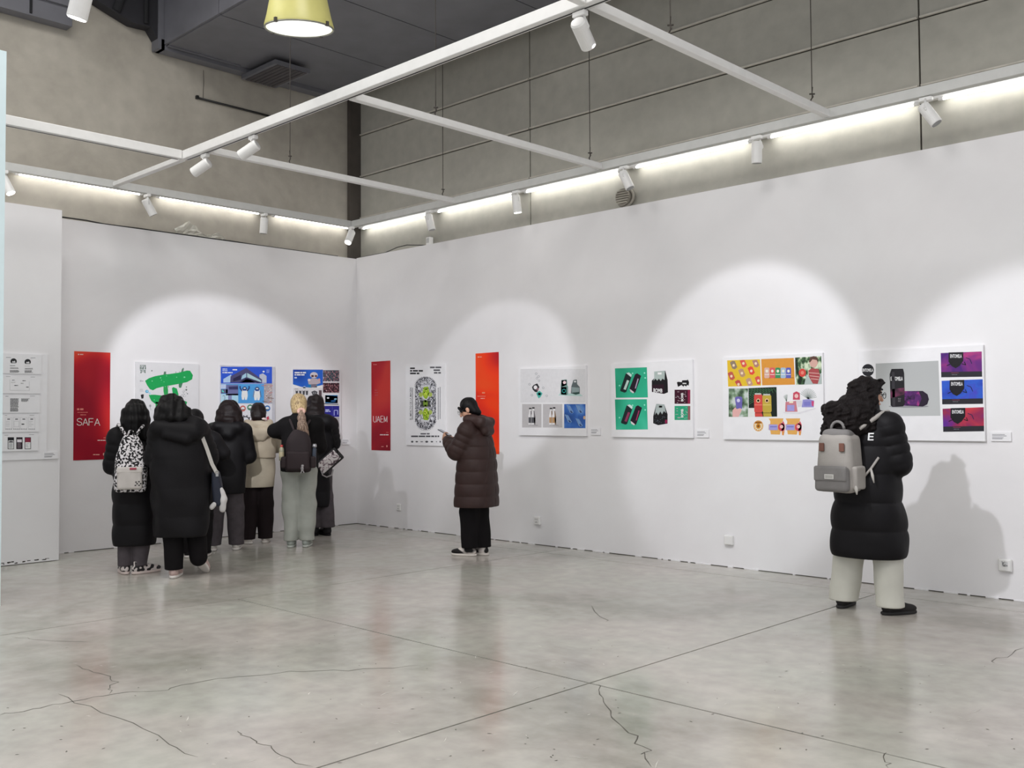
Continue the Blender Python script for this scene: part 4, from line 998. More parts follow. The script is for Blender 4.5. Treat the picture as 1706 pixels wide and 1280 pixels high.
for y0, dy, st, nm in ((96, 255, [(0.3, '2a1e6a'), (0.5, '6a2a78'), (0.68, 'a83a78')], 'a'), (372, 248, [(0.3, '2c2a9a'), (0.5, '2f5ac0'), (0.68, '4a3ab0')], 'b'), (650, 243, [(0.3, '3a2a9a'), (0.5, '8a2a50'), (0.68, 'c03a44')], 'c')):
    x0 = 878 + (y0 - 96) * 0.035
    b.poly([(x0, y0 + 14), (x0 + 408, y0 - 2), (x0 + 412, y0 + dy - 6), (x0 + 6, y0 + dy)], ramp_mat('night_print_' + nm, st, 4.5, detail=3, distort=0.8)).up()
    b.poly([(x0 + 5, y0 + dy - 52), (x0 + 411, y0 + dy - 60), (x0 + 412, y0 + dy - 6), (x0 + 6, y0 + dy)], '2b2a30').poly([(x0 + 80, y0 + 8), (x0 + 225, y0 + 4), (x0 + 225, y0 + 90), (x0 + 190, y0 + 140), (x0 + 150, y0 + 165), (x0 + 110, y0 + 145), (x0 + 78, y0 + 100)], '1d1b20')
    b.up().text('ENTOMELA', x0 + 95, y0 + 26, x0 + 210, y0 + 62, 'e0e0e4', 0.02).line([(x0 + 60, y0 + 140), (x0 + 110, y0 + 118), (x0 + 90, y0 + 98)], 8, '1a181c').line([(x0 + 210, y0 + 120), (x0 + 250, y0 + 132), (x0 + 235, y0 + 100)], 8, '1a181c').line([(x0 + 250, y0 + 60), (x0 + 290, y0 + 74), (x0 + 310, y0 + 120)], 7, '20204a').rect(x0 + 105, y0 + dy - 46, x0 + 180, y0 + dy - 42, '8a3a5a').lines(x0 + 110, y0 + dy - 30, x0 + 170, 1, 8, 7, '6a666c').flush('insect_picture')


# --- caption cards
def card(label, wall, rect, c0=0.0):
    ax = 1 if wall == 'R' else 0; sg = -1 if wall == 'R' else 1; a0, a1, z0, z1 = rect
    t = thing('caption_card', label, 'caption card', ((a0 + a1) / 2, c0, z0) if ax else (c0, (a0 + a1) / 2, z0), 0, 'small caption cards')

    def bx(u0, u1, d0, d1, w0, w1):
        lo, hi = sorted((c0 + sg * d0, c0 + sg * d1))
        return MB().box(u0, u1, lo, hi, w0, w1) if ax else MB().box(lo, hi, u0, u1, w0, w1)
    bx(a0, a1, 0.001, 0.013, z0, z1).obj('card', M_BOARD, t)
    for k, (f, w) in enumerate(((0.72, 0.62), (0.56, 0.7), (0.36, 0.55), (0.24, 0.5))):
        z = z0 + (z1 - z0) * f; bx(a0 + 0.012, a0 + 0.012 + (a1 - a0) * w, 0.0131, 0.0137, z, z + 0.004).obj('text_line', ink('6f6f74'), t)


card('small white caption card beside the sheets at far left', 'L', (-4.335, -4.19, 1.045, 1.12), 0.507)
card('small white caption card beside the collage poster near the corner', 'L', (-0.255, -0.115, 1.085, 1.165))
card('small white caption card beside the lime green oval poster', 'R', (1.85, 1.99, 1.10, 1.18))
card('small white caption card right of the carton and bottle board', 'R', (4.158, 4.294, 1.248, 1.325))
card('small white caption card right of the green can board', 'R', (5.502, 5.645, 1.235, 1.31))
card('small white caption card at the right edge beside the purple can board', 'R', (8.237, 8.388, 1.235, 1.305))

# ================================================================== visitors
# surfaces grown from signed-distance solids and meshed by surface nets
class Field:
    def __init__(s, lo, hi, v):
        s.v = v; s.lo = np.array(lo, float); n = np.ceil((np.array(hi, float) - s.lo) / v).astype(int) + 1
        s.ax = [np.float32(s.lo[i]) + np.float32(v) * np.arange(n[i], dtype=np.float32) for i in range(3)]
        s.D = np.full(n, 0.12, np.float32)

    def sub(s, lo, hi):
        sl = []
        for i in range(3):
            a = int(max(0, math.floor((lo[i] - s.lo[i]) / s.v))); b = int(min(s.D.shape[i], math.ceil((hi[i] - s.lo[i]) / s.v) + 1))
            if b <= a: return None
            sl.append(slice(a, b))
        return tuple(sl), s.ax[0][sl[0]][:, None, None], s.ax[1][sl[1]][None, :, None], s.ax[2][sl[2]][None, None, :]

    def put(s, sl, d, k, op):
        o = s.D[sl]
        if op == 'cut':
            s.D[sl] = np.maximum(o, -d); return
        if k > 0:
            h = np.maximum(k - np.abs(o - d), 0) / k
            s.D[sl] = np.minimum(o, d) - h * h * k * 0.25
        else: s.D[sl] = np.minimum(o, d)

    def cone(s, a, b, r1, r2, k=0.02, flat=None, puff=None, op='u'):
        """tapered capsule a-b; puff=(n, amp) quilts it along its length"""
        a = np.array(a, float); b = np.array(b, float); m = k + 0.035
        g = s.sub(np.minimum(a - r1, b - r2) - m, np.maximum(a + r1, b + r2) + m)
        if g is None: return s
        sl, X, Y, Z = g; ab = b - a; L2 = float(ab @ ab) + 1e-9
        t = np.clip(((X - a[0]) * ab[0] + (Y - a[1]) * ab[1] + (Z - a[2]) * ab[2]) / L2, 0, 1)
        r = r1 + (r2 - r1) * t
        if puff: r = r + puff[1] * (np.sqrt(np.abs(np.sin(PI * t * puff[0]))) - 0.6)
        d = np.sqrt((X - a[0] - ab[0] * t) ** 2 + (Y - a[1] - ab[1] * t) ** 2 + (Z - a[2] - ab[2] * t) ** 2) - r
        s.put(sl, d.astype(np.float32), k, op); return s

    def path(s, pts, rs, k=0.02, **kw):
        for i in range(len(pts) - 1): s.cone(pts[i], pts[i + 1], rs[i], rs[i + 1], k, **kw)
        return s

    def ell(s, c, r, k=0.02, rot=None, op='u'):
        c = np.array(c, float); r = np.array(r, float) if np.ndim(r) else np.array([r] * 3, float); m = r.max() + k + 0.03
        g = s.sub(c - m, c + m)
        if g is None: return s
        sl, X, Y, Z = g; X = X - c[0]; Y = Y - c[1]; Z = Z - c[2]
        if rot is not None:
            R = np.array(rot); X, Y, Z = (R[0, 0] * X + R[1, 0] * Y + R[2, 0] * Z, R[0, 1] * X + R[1, 1] * Y + R[2, 1] * Z, R[0, 2] * X + R[1, 2] * Y + R[2, 2] * Z)
        k0 = np.sqrt((X / r[0]) ** 2 + (Y / r[1]) ** 2 + (Z / r[2]) ** 2)
        k1 = np.sqrt((X / r[0] ** 2) ** 2 + (Y / r[1] ** 2) ** 2 + (Z / r[2] ** 2) ** 2) + 1e-6
        s.put(sl, (k0 * (k0 - 1) / k1).astype(np.float32), k, op); return s

    def box(s, c, h, rad=0.01, k=0.01, rot=None, op='u', taper=0.0, disp=None):
        c = np.array(c, float); h = np.array(h, float); m = float(np.linalg.norm(h)) + k + 0.03
        g = s.sub(c - m, c + m)
        if g is None: return s
        sl, X, Y, Z = g; X = X - c[0]; Y = Y - c[1]; Z = Z - c[2]
        if rot is not None:
            R = np.array(rot); X, Y, Z = (R[0, 0] * X + R[1, 0] * Y + R[2, 0] * Z, R[0, 1] * X + R[1, 1] * Y + R[2, 1] * Z, R[0, 2] * X + R[1, 2] * Y + R[2, 2] * Z)
        f = 1.0 - taper * (Z / h[2] * 0.5 + 0.5) if taper else 1.0
        qx = np.abs(X) - (h[0] * f - rad); qy = np.abs(Y) - (h[1] - rad); qz = np.abs(Z) - (h[2] - rad)
        d = np.sqrt(np.maximum(qx, 0) ** 2 + np.maximum(qy, 0) ** 2 + np.maximum(qz, 0) ** 2) + np.minimum(np.maximum(qx, np.maximum(qy, qz)), 0) - rad
        if disp is not None: d = d + disp(X, Y, Z)
        s.put(sl, np.broadcast_to(d, s.D[sl].shape).astype(np.float32), k, op); return s

    def loft(s, rows, k=0.03, n=2.3, disp=None, cap=0.02):
        """stack of superellipses (z, cx, cy, rx, ry), z ascending"""
        rows = np.array(rows, float); zl, zh = rows[0, 0], rows[-1, 0]
        lo = np.array([(rows[:, 1] - rows[:, 3]).min(), (rows[:, 2] - rows[:, 4]).min(), zl]) - 0.06
        hi = np.array([(rows[:, 1] + rows[:, 3]).max(), (rows[:, 2] + rows[:, 4]).max(), zh]) + 0.06
        sl, X, Y, Z = s.sub(lo, hi); z = Z.ravel()
        kr = max(1, int(0.03 / s.v)); ker = np.ones(2 * kr + 1) / (2 * kr + 1)

        def ip(c):
            v = np.interp(z, rows[:, 0], rows[:, c]); return np.convolve(np.pad(v, kr, mode='edge'), ker, 'valid').astype(np.float32)[None, None, :]
        cx, cy, rx, ry = ip(1), ip(2), ip(3), ip(4)
        q = (np.abs((X - cx) / rx) ** n + np.abs((Y - cy) / ry) ** n) ** (1.0 / n)
        d = (q - 1) * np.minimum(rx, ry)
        if disp is not None: d = d - disp(X, Y, Z)
        e = np.maximum(zl - Z, Z - zh)
        h = np.maximum(cap - np.abs(d - e), 0) / cap
        d = np.maximum(d, e) + h * h * cap * 0.25
        s.put(sl, np.broadcast_to(d, s.D[sl].shape).astype(np.float32), k, 'u'); return s

    def below(s, z):     # cut everything under z
        s.D = np.maximum(s.D, (z - s.ax[2])[None, None, :].astype(np.float32)); return s

    def above(s, z):
        s.D = np.maximum(s.D, (s.ax[2] - z)[None, None, :].astype(np.float32)); return s

    def noise(s, amp, f, seed=0, zs=1.0):
        r = np.random.RandomState(seed); X, Y, Z = s.ax[0][:, None, None], s.ax[1][None, :, None], s.ax[2][None, None, :]
        for i in range(4):
            w = r.randn(3); w = w / np.linalg.norm(w) * f * (0.7 + 0.8 * r.rand()); w[2] *= zs; s.D += (amp / 2 * np.sin(w[0] * X + w[1] * Y + w[2] * Z + 6 * r.rand())).astype(np.float32)
        return s

    def mesh(s):
        D = s.D; D[0] = D[-1] = 0.05; D[:, 0] = D[:, -1] = 0.05; D[:, :, 0] = D[:, :, -1] = 0.05
        S = D < 0; n = np.array(D.shape) - 1
        cnt = np.zeros(n, np.int8)
        for i in (0, 1):
            for j in (0, 1):
                for k in (0, 1): cnt += S[i:n[0] + i, j:n[1] + j, k:n[2] + k]
        act = (cnt > 0) & (cnt < 8); I, Jx, K = np.nonzero(act); N = len(I)
        idx = np.full(n, -1, np.int64); idx[I, Jx, K] = np.arange(N)
        C = {}
        for i in (0, 1):
            for j in (0, 1):
                for k in (0, 1): C[i, j, k] = D[I + i, Jx + j, K + k]
        acc = np.zeros((N, 3)); num = np.zeros(N)
        cs = list(C)
        for p in cs:
            for a in range(3):
                if p[a]: continue
                q = list(p); q[a] = 1; q = tuple(q); u, v = C[p], C[q]; m = (u < 0) != (v < 0)
                t = u[m] / (u[m] - v[m]); e = np.tile(np.array(p, float), (len(t), 1)); e[:, a] += t
                acc[m] += e; num[m] += 1
        V = (acc / num[:, None] + np.stack([I, Jx, K], 1)) * s.v + s.lo
        F = []
        for a in range(3):
            b, c = (a + 1) % 3, (a + 2) % 3
            sh = [slice(None)] * 3; s0 = list(sh); s1 = list(sh); s0[a] = slice(0, -1); s1[a] = slice(1, None)
            A, B = S[tuple(s0)], S[tuple(s1)]; E = np.nonzero(A != B); P = np.stack(E, 1)
            ok = (P[:, b] > 0) & (P[:, c] > 0); P = P[ok]; flip = A[tuple(P.T)]

            def cell(db, dc):
                Q = P.copy(); Q[:, b] += db; Q[:, c] += dc; return idx[tuple(Q.T)]
            quad = np.stack([cell(-1, -1), cell(0, -1), cell(0, 0), cell(-1, 0)], 1)
            quad[~flip] = quad[~flip][:, ::-1]
            F.append(quad)
        return V, np.concatenate(F)


def grow(name, f, m, parent, loc=None, rot=None):
    V, Q = f.mesh()
    me = bpy.data.meshes.new(name)
    me.vertices.add(len(V)); me.vertices.foreach_set('co', V.astype(np.float32).ravel())
    me.loops.add(len(Q) * 4); me.loops.foreach_set('vertex_index', Q.astype(np.int32).ravel())
    me.polygons.add(len(Q)); me.polygons.foreach_set('loop_start', np.arange(0, len(Q) * 4, 4, dtype=np.int32))
    me.polygons.foreach_set('use_smooth', np.ones(len(Q), bool))
    me.update(calc_edges=True); me.validate()
    me.materials.append(m)
    o = bpy.data.objects.new(name, me); link(o, parent)
    if loc is not None: o.location = loc
    if rot is not None: o.rotation_euler = rot
    return o


def rotz(a): c, s = math.cos(a), math.sin(a); return np.array([[c, -s, 0], [s, c, 0], [0, 0, 1.0]])
def rotx(a): c, s = math.cos(a), math.sin(a); return np.array([[1, 0, 0], [0, c, -s], [0, s, c]])
def roty(a): c, s = math.cos(a), math.sin(a); return np.array([[c, 0, s], [0, 1, 0], [-s, 0, c]])


M_SKIN = mat('skin', 'c99a80', 0.55, var=0.04, scale=30)
M_EYE = mat('eye_white', 'dcd8d2', 0.25); M_LIP = mat('lips', '9c5a52', 0.5)


def hair_mat(name, c, rough=0.46, spec=0.2, amt=0.3):
    m = mat(name, c, rough, var=0.4, scale=60, spec=spec); nt = m.node_tree; b = nt.nodes['Principled BSDF']
    tc = nt.nodes.new('ShaderNodeTexCoord'); mp = nt.nodes.new('ShaderNodeMapping'); mp.inputs['Scale'].default_value = (1, 1, 0.12)
    wv = nt.nodes.new('ShaderNodeTexNoise'); wv.inputs['Scale'].default_value = 150; wv.inputs['Detail'].default_value = 2; wv.inputs['Distortion'].default_value = 0.8
    nt.links.new(tc.outputs['Object'], mp.inputs['Vector']); nt.links.new(mp.outputs['Vector'], wv.inputs['Vector'])
    bp = nt.nodes.new('ShaderNodeBump'); bp.inputs['Strength'].default_value = amt; bp.inputs['Distance'].default_value = 0.01
    nt.links.new(wv.outputs['Fac'], bp.inputs['Height']); nt.links.new(bp.outputs['Normal'], b.inputs['Normal'])
    return m


M_HAIRK = hair_mat('hair_black', (0.0032, 0.0026, 0.003))
M_HAIRB = hair_mat('hair_dark_brown', (0.0085, 0.0042, 0.0042))
M_HAIRBL = ramp_mat('hair_blonde', [(0.3, '5f4a3a'), (0.5, 'a08a66'), (0.7, 'c4b083')], 40, rough=0.45, detail=3, stretch=(3, 3, 0.5))


def hand(f, w, d, palm, side, curl=0.6):
    """palm, four curled fingers and a thumb from wrist w along d; palm = direction the palm faces"""
    d = np.array(d, float); d /= np.linalg.norm(d); p = np.array(palm, float); p -= d * (p @ d); p /= np.linalg.norm(p)
    x = np.cross(d, p) * side; w = np.array(w, float)
    for i, (o, l) in enumerate(((-0.030, 0.070), (-0.010, 0.078), (0.011, 0.072), (0.030, 0.058))):
        kn = w + d * 0.085 + x * o * 1.05
        f.cone(w + d * 0.015 + x * o * 0.6, kn, 0.015, 0.012, 0.012)
        a = curl; m1 = kn + (d * math.cos(a) + p * math.sin(a)) * l * 0.5; a *= 2.0
        tip = m1 + (d * math.cos(a) + p * math.sin(a)) * l * 0.5
        f.cone(kn, m1, 0.0105, 0.0095, 0.004); f.cone(m1, tip, 0.0095, 0.008, 0.004)
    th = w + d * 0.03 - x * 0.032; t1 = th + (d * 0.6 - x * 0.7 + p * 0.35) * 0.042
    f.cone(w + d * 0.012 - x * 0.012, th, 0.015, 0.013, 0.008); f.cone(th, t1, 0.012, 0.0105, 0.004); f.cone(t1, t1 + (d * 0.85 - x * 0.1 + p * 0.5) * 0.032, 0.010, 0.008, 0.004)


# shoes: built once in foot space (toe +y, sole at z=0), shared by everyone
def shoe_meshes():
    out = {}
    f = Field((-0.07, -0.11, -0.01), (0.07, 0.21, 0.13), 0.005)
    f.ell((0, 0.10, 0.038), (0.045, 0.095, 0.036), 0.02).ell((0, -0.02, 0.05), (0.040, 0.068, 0.045), 0.03).cone((0, -0.03, 0.06), (0, -0.035, 0.105), 0.040, 0.038, 0.02).ell((0, 0.05, 0.055), (0.036, 0.07, 0.034), 0.02).below(0.014)
    out['upper'] = f
    f = Field((-0.07, -0.11, -0.01), (0.07, 0.21, 0.05), 0.005)
    f.loft([(0.0, 0, 0.05, 0.044, 0.142), (0.012, 0, 0.05, 0.047, 0.146), (0.026, 0, 0.05, 0.046, 0.145)], 0, 2.6, cap=0.008)
    out['sole'] = f
    f = Field((-0.07, -0.11, -0.01), (0.07, 0.21, 0.22), 0.006)
    f.ell((0, 0.09, 0.045), (0.047, 0.105, 0.042), 0.02).cone((0, -0.025, 0.06), (0, -0.03, 0.19), 0.048, 0.050, 0.03).ell((0, -0.02, 0.05), (0.045, 0.07, 0.05), 0.02).below(0.012)
    out['boot'] = f
    return out


SHOE = {}
for kk, ff in shoe_meshes().items():
    oo = grow('shoe_' + kk, ff, M_BLACK, None); SHOE[kk] = oo.data; bpy.data.objects.remove(oo)


def shoes(root, feet, upper, sole, boot=False, label=None):
    for (x, y, z, yaw, pitch) in feet:
        m = SHOE['boot' if boot else 'upper'].copy(); m.materials.clear(); m.materials.append(upper)
        o = bpy.data.objects.new('boot' if boot else 'shoe', m); link(o, root)
        o.location = (x, y, z); o.rotation_euler = (math.radians(-pitch), 0, math.radians(-yaw))
        if label: o['label'] = label
        m2 = SHOE['sole'].copy(); m2.materials.clear(); m2.materials.append(sole)
        s_ = bpy.data.objects.new('sole', m2); link(s_, o)


def body(root, H, head, hrot, feet, arms, neck_base, hip_y=0.0, hands=None, fine=0.0075):
    """one continuous figure: head with face, neck, trunk, arms, hands, legs. returns head frame"""
    f = Field((-0.50, -0.40, 0.0), (0.50, 0.52, H + 0.03), fine)
    hc = np.array(head, float); R = hrot
    hp = lambda x, y, z: hc + R @ np.array([x, y, z], float)
    # trunk
    zs, zh = 0.815 * H, 0.52 * H; nb = np.array(neck_base, float)
    f.loft([(0.47 * H, 0, hip_y, 0.12, 0.075), (zh, 0, hip_y, 0.135, 0.085), (0.62 * H, nb[0] * 0.4, hip_y * 0.6, 0.125, 0.085), (0.72 * H, nb[0] * 0.7, nb[1] * 0.6, 0.15, 0.10), (0.79 * H, nb[0], nb[1], 0.15, 0.085), (0.83 * H, nb[0], nb[1], 0.07, 0.06)], 0.03)
    f.cone(nb, hp(0, -0.012, -0.09), 0.052, 0.05, 0.03)
    # head
    f.ell(hp(0, -0.005, 0.02), (0.074, 0.094, 0.092), 0.02, R).ell(hp(0, 0.03, -0.045), (0.056, 0.058, 0.068), 0.03, R).ell(hp(0, 0.058, -0.098), (0.022, 0.018, 0.016), 0.02, R)
    f.cone(hp(0, 0.088, 0.01), hp(0, 0.108, -0.030), 0.008, 0.0125, 0.01).ell(hp(0, 0.086, -0.062), (0.022, 0.012, 0.010), 0.008, R).ell(hp(0, 0.082, 0.028), (0.045, 0.012, 0.012), 0.012, R)
    for s_ in (-1, 1):
        f.ell(hp(s_ * 0.032, 0.094, 0.008), (0.017, 0.012, 0.011), 0.0, R, op='cut')
        f.ell(hp(s_ * 0.078, -0.008, -0.01), (0.012, 0.020, 0.033), 0.008, R)
    # arms and hands
    for s_, (el, wr), hd in zip((-1, 1), arms, hands or (None, None)):
        sh = np.array([s_ * 0.155 + nb[0], nb[1], zs - 0.03]); el = np.array(el, float); wr = np.array(wr, float)
        f.cone(sh, el, 0.048, 0.038, 0.03).cone(el, wr, 0.038, 0.026, 0.02)
        d = wr - el; hd = hd or (d, (-s_, 0.0, -0.5), 0.55)
        hand(f, wr, hd[0], hd[1], s_, hd[2])
    # legs down to the feet
    for s_, (x, y, z, yaw, pitch) in zip((-1, 1), feet):
        hip = np.array([s_ * 0.09, hip_y, 0.50 * H]); fw = np.array([math.sin(math.radians(yaw)), math.cos(math.radians(yaw)), 0]); an = np.array([x, y, z + 0.09]) - fw * 0.03; kn = (hip + an) / 2 + np.array([0, 0.03, 0.0])
        f.cone(hip, kn, 0.072, 0.050, 0.012).cone(kn, an, 0.052, 0.036, 0.012)
        f.cone(an - np.array([0, 0, 0.04]), an - np.array([0, 0, 0.052]) + fw * 0.085, 0.026, 0.014, 0.01)
    grow('body', f, M_SKIN, root)
    # eyes and mouth
    for s_ in (-1, 1):
        mb = MB(); V, F = lathe([(0.0001, -0.011), (0.006, -0.009), (0.0105, -0.003), (0.0105, 0.003), (0.006, 0.009), (0.0001, 0.011)], 12)
        o = part('eye', V, F, M_EYE, root, smooth=True, loc=tuple(hp(s_ * 0.032, 0.079, 0.008)))
        V, F = lathe([(0.0001, 0.0), (0.005, 0.001), (0.0055, -0.002)], 10)
        Vr = [tuple(R @ np.array([a, 0.0105, b])) for a, b, _ in V]
        part('iris', Vr, F, M_BLACK, o)
    V, F = lathe([(0.0001, -0.006), (0.012, -0.003), (0.019, 0.0), (0.012, 0.003), (0.0001, 0.006)], 12)
    V = [tuple(R @ np.array([a, b * 0.45, c])) for a, b, c in V]
    part('mouth', V, F, M_LIP, root, smooth=True, loc=tuple(hp(0, 0.093, -0.062)))
    return hp


def coat(name, root, m, H, rows, hem, arms, neck_base, sl=(0.078, 0.07, 0.055), quilt=None, hood=None, collar=None, v=0.009, folds=0.004, extra=None, seed=1, sh_drop=0.03, shw=0.165, cuff=True):
    xs = [r[1] + s_ * r[3] for r in rows for s_ in (-1, 1)] + [a[0] + s_ * 0.1 for ar in arms for a in ar for s_ in (-1, 1)]
    ys = [r[2] + s_ * r[4] for r in rows for s_ in (-1, 1)] + [a[1] + s_ * 0.1 for ar in arms for a in ar for s_ in (-1, 1)]
    f = Field((min(xs) - 0.08, min(ys) - 0.16, hem - 0.05), (max(xs) + 0.08, max(ys) + 0.1, H + 0.02), v)
    disp = None
    if quilt:
        pitch, amp, z0 = quilt
        disp = lambda X, Y, Z: amp * (np.sqrt(np.abs(np.sin(PI * (Z - z0) / pitch))) - 0.55) + 0 * X + 0 * Y
    f.loft(rows, 0.03, 2.3, disp)
    nb = np.array(neck_base, float); zs = 0.815 * H
    for s_, (el, wr) in zip((-1, 1), arms):
        sh = np.array([s_ * shw + nb[0], nb[1], zs - sh_drop])
        f.cone(nb + np.array([0, -0.01, 0.0]), sh, 0.075, sl[0] * 0.96, 0.05)
        f.cone(sh, el, sl[0], sl[1], 0.035, puff=(4, 0.012) if quilt else None).cone(el, wr, sl[1], sl[2], 0.02, puff=(3, 0.010) if quilt else None)
    if collar: f.cone(nb + np.array([0, -0.01, 0.01]), np.array(collar[0], float), collar[1], collar[2], 0.03)
    if hood:
        for h_ in hood: f.cone(h_[0], h_[1], h_[2], h_[3], h_[4] if len(h_) > 4 else 0.03)
    if extra: extra(f)
    if folds: f.noise(folds, 22, seed)
    f.below(hem)
    return grow(name, f, m, root)


def trousers(root, m, H, feet, r=(0.11, 0.085, 0.075), cuff=0.05, hip_y=0.0, v=0.009, folds=0.005, seed=2, spread=0.09, bag=0.0):
    f = Field((-0.36, -0.32, 0.0), (0.36, 0.36, 0.58 * H), v)
    f.loft([(0.47 * H, 0, hip_y, 0.155, 0.12), (0.52 * H, 0, hip_y, 0.165, 0.125), (0.57 * H, 0, hip_y, 0.15, 0.11)], 0.03)
    for s_, (x, y, z, yaw, pitch) in zip((-1, 1), feet):
        hip = np.array([s_ * spread, hip_y, 0.49 * H]); an = np.array([x - 0.02 * math.sin(math.radians(yaw)), y - 0.02 * math.cos(math.radians(yaw)), z + cuff - 0.02]); kn = np.array([(hip[0] + an[0]) / 2, (hip[1] + an[1]) / 2 + 0.025, 0.28 * H])
        f.cone(hip, kn, r[0], r[1], 0.02).cone(kn, an, r[1], r[2], 0.02)
        if bag: f.cone(an + np.array([0, 0.01, 0.05]), an + np.array([0, 0.015, 0.03]), r[2] + bag, r[2] + bag, 0.02)
        if z < 0.03: pass
    if folds: f.noise(folds * 0.7, 34, seed, 0.3).noise(folds * 0.5, 24, seed + 5)
    f.below(cuff)
    return grow('trousers', f, m, root)


def stand(label, px, py, theta, group='visitors looking at the exhibition'):
    g = wall_pt(px, py, 2, 0.0); theta = theta + math.degrees(math.atan((px - 853) / FPX))
    return thing('person', label, 'person', (float(g[0]), float(g[1]), 0.0), YAW - math.radians(theta), group)


def in_frame(root, name, label, cat, loc=(0, 0, 0), group=None):
    """a carried thing: its own top-level object in the wearer's frame"""
    t = thing(name, label, cat, tuple(root.matrix_basis @ Vector(loc)), root.rotation_euler[2], group)
    return t


M_BLKCOAT = mat('black_nylon', (0.0045, 0.0038, 0.0050), 0.62, var=0.15, scale=8, spec=0.22, bump=0.25, bscale=14)
M_BLKWOOL = mat('black_cotton', (0.0045, 0.0038, 0.0042), 0.85, var=0.2, scale=20, spec=0.2, bump=0.25, bscale=14)
M_TRS_BLK = mat('black_trouser_cloth', (0.0048, 0.0038, 0.0045), 0.85, spec=0.2, bump=0.2, bscale=12)
M_TRS_GREY = mat('grey_trouser_cloth', (0.075, 0.064, 0.070), 0.85, var=0.15, scale=14, spec=0.25, bump=0.3, bscale=12)
M_SNEAK_W = mat('white_sneaker', 'd8d2cc', 0.6, var=0.08); M_SOLE_W = mat('white_rubber', 'e0dad4', 0.6)
M_SHOE_K = mat('black_shoe', (0.006, 0.005, 0.006), 0.6, spec=0.3)
M_STRAP_W = mat('cream_strap', 'c8c4be', 0.7)
M_LEOPARD = ramp_mat('black_white_blotch', [(0.43, '1c1a1c'), (0.485, '3a383a'), (0.52, 'd6d2d4')], 52, rough=0.7, detail=1)


def strands(f, cx, cy, rx, ry, z0, z1, n, seed, a0=PI, a1=2 * PI, rad=0.016):
    """locks of hair hanging around the back of the head, ragged at the ends"""
    r = np.random.RandomState(seed)
    for k in range(n):
        a = a0 + (a1 - a0) * (k + 0.5 * r.rand()) / n; c_, s_ = math.cos(a), math.sin(a); e = 0.9 + 0.2 * r.rand(); zz = z1 + 0.06 * r.rand()
        f.path([(cx + rx * 0.62 * c_, cy + 0.02 + ry * 0.8 * s_, z0 + 0.085), (cx + rx * 0.84 * c_, cy + 0.01 + ry * 0.9 * s_, z0 + 0.035), (cx + rx * 0.95 * c_, cy + ry * s_, z0 - 0.04), (cx + rx * c_ * e, cy + ry * s_ * (e + 0.08), zz)], [rad * 0.8, rad, rad, rad * 0.35], 0.03)


def hair_cap(f, hp, R, r=(0.088, 0.104, 0.108), up=0.028, back=-0.012):
    f.ell(hp(0, back, up), r, 0.02, R)


# ---------------------------------------------------------------- far left: long black coat, blotched backpack
p = stand('person in long black coat with a black and white blotched backpack', 224, 955, 2)
H = 1.615
feet = [(-0.085, 0.0, 0, -12, 0), (0.06, -0.05, 0, 62, 0)]
arms = [((-0.215, 0.03, 1.00), (-0.10, 0.22, 1.04)), ((0.205, 0.03, 1.00), (0.10, 0.22, 1.04))]
nb = (0.0, 0.0, 1.37); R = rotz(0.05) @ rotx(-0.12)
hp = body(p, H, (0.0, 0.03, H - 0.115), R, feet, arms, nb)
coat('coat', p, M_BLKCOAT, H, [(0.20, 0, 0, 0.185, 0.15), (0.27, 0, 0, 0.19, 0.155), (0.5, 0, 0, 0.197, 0.16), (0.75, 0, 0, 0.20, 0.155), (0.95, 0, 0, 0.19, 0.14), (1.15, 0, 0, 0.18, 0.13), (1.28, 0, 0, 0.165, 0.115), (1.36, 0, 0, 0.11, 0.09)], 0.265, arms, nb, (0.082, 0.074, 0.058), quilt=(0.20, 0.012, 0.26), collar=((0, -0.01, 1.42), 0.075, 0.07), v=0.010)
trousers(p, M_TRS_GREY, H, feet, (0.10, 0.078, 0.066), 0.075, v=0.009, folds=0.007)
shoes(p, feet, ramp_mat('patched_sneaker', [(0.46, '2a2829'), (0.52, 'c9c0bc')], 30, detail=0), mat('pinkish_rubber', 'd4c4be', 0.6))
f = Field((-0.2, -0.22, 1.20), (0.2, 0.2, H + 0.03), 0.008); hair_cap(f, hp, R, (0.100, 0.112, 0.112))
f.loft([(1.30, 0, -0.07, 0.10, 0.05), (1.38, 0, -0.06, 0.12, 0.065), (1.46, 0, -0.03, 0.112, 0.09), (1.52, 0, 0.0, 0.098, 0.10)], 0.04).cone((-0.09, 0.05, 1.48), (-0.10, 0.02, 1.33), 0.03, 0.02, 0.02).cone((0.09, 0.05, 1.48), (0.10, 0.02, 1.36), 0.03, 0.02, 0.02)
for s_ in (-0.04, 0.03, 0.075): f.cone((s_, -0.12, 1.45), (s_ * 1.2, -0.135, 1.24), 0.012, 0.006, 0.01)
strands(f, 0, -0.04, 0.112, 0.085, 1.48, 1.24, 17, 1)
f.ell(hp(0, 0.115, -0.045), (0.062, 0.06, 0.085), 0, R, op='cut').noise(0.005, 90, 3, 0.25); grow('hair', f, M_HAIRK, p)

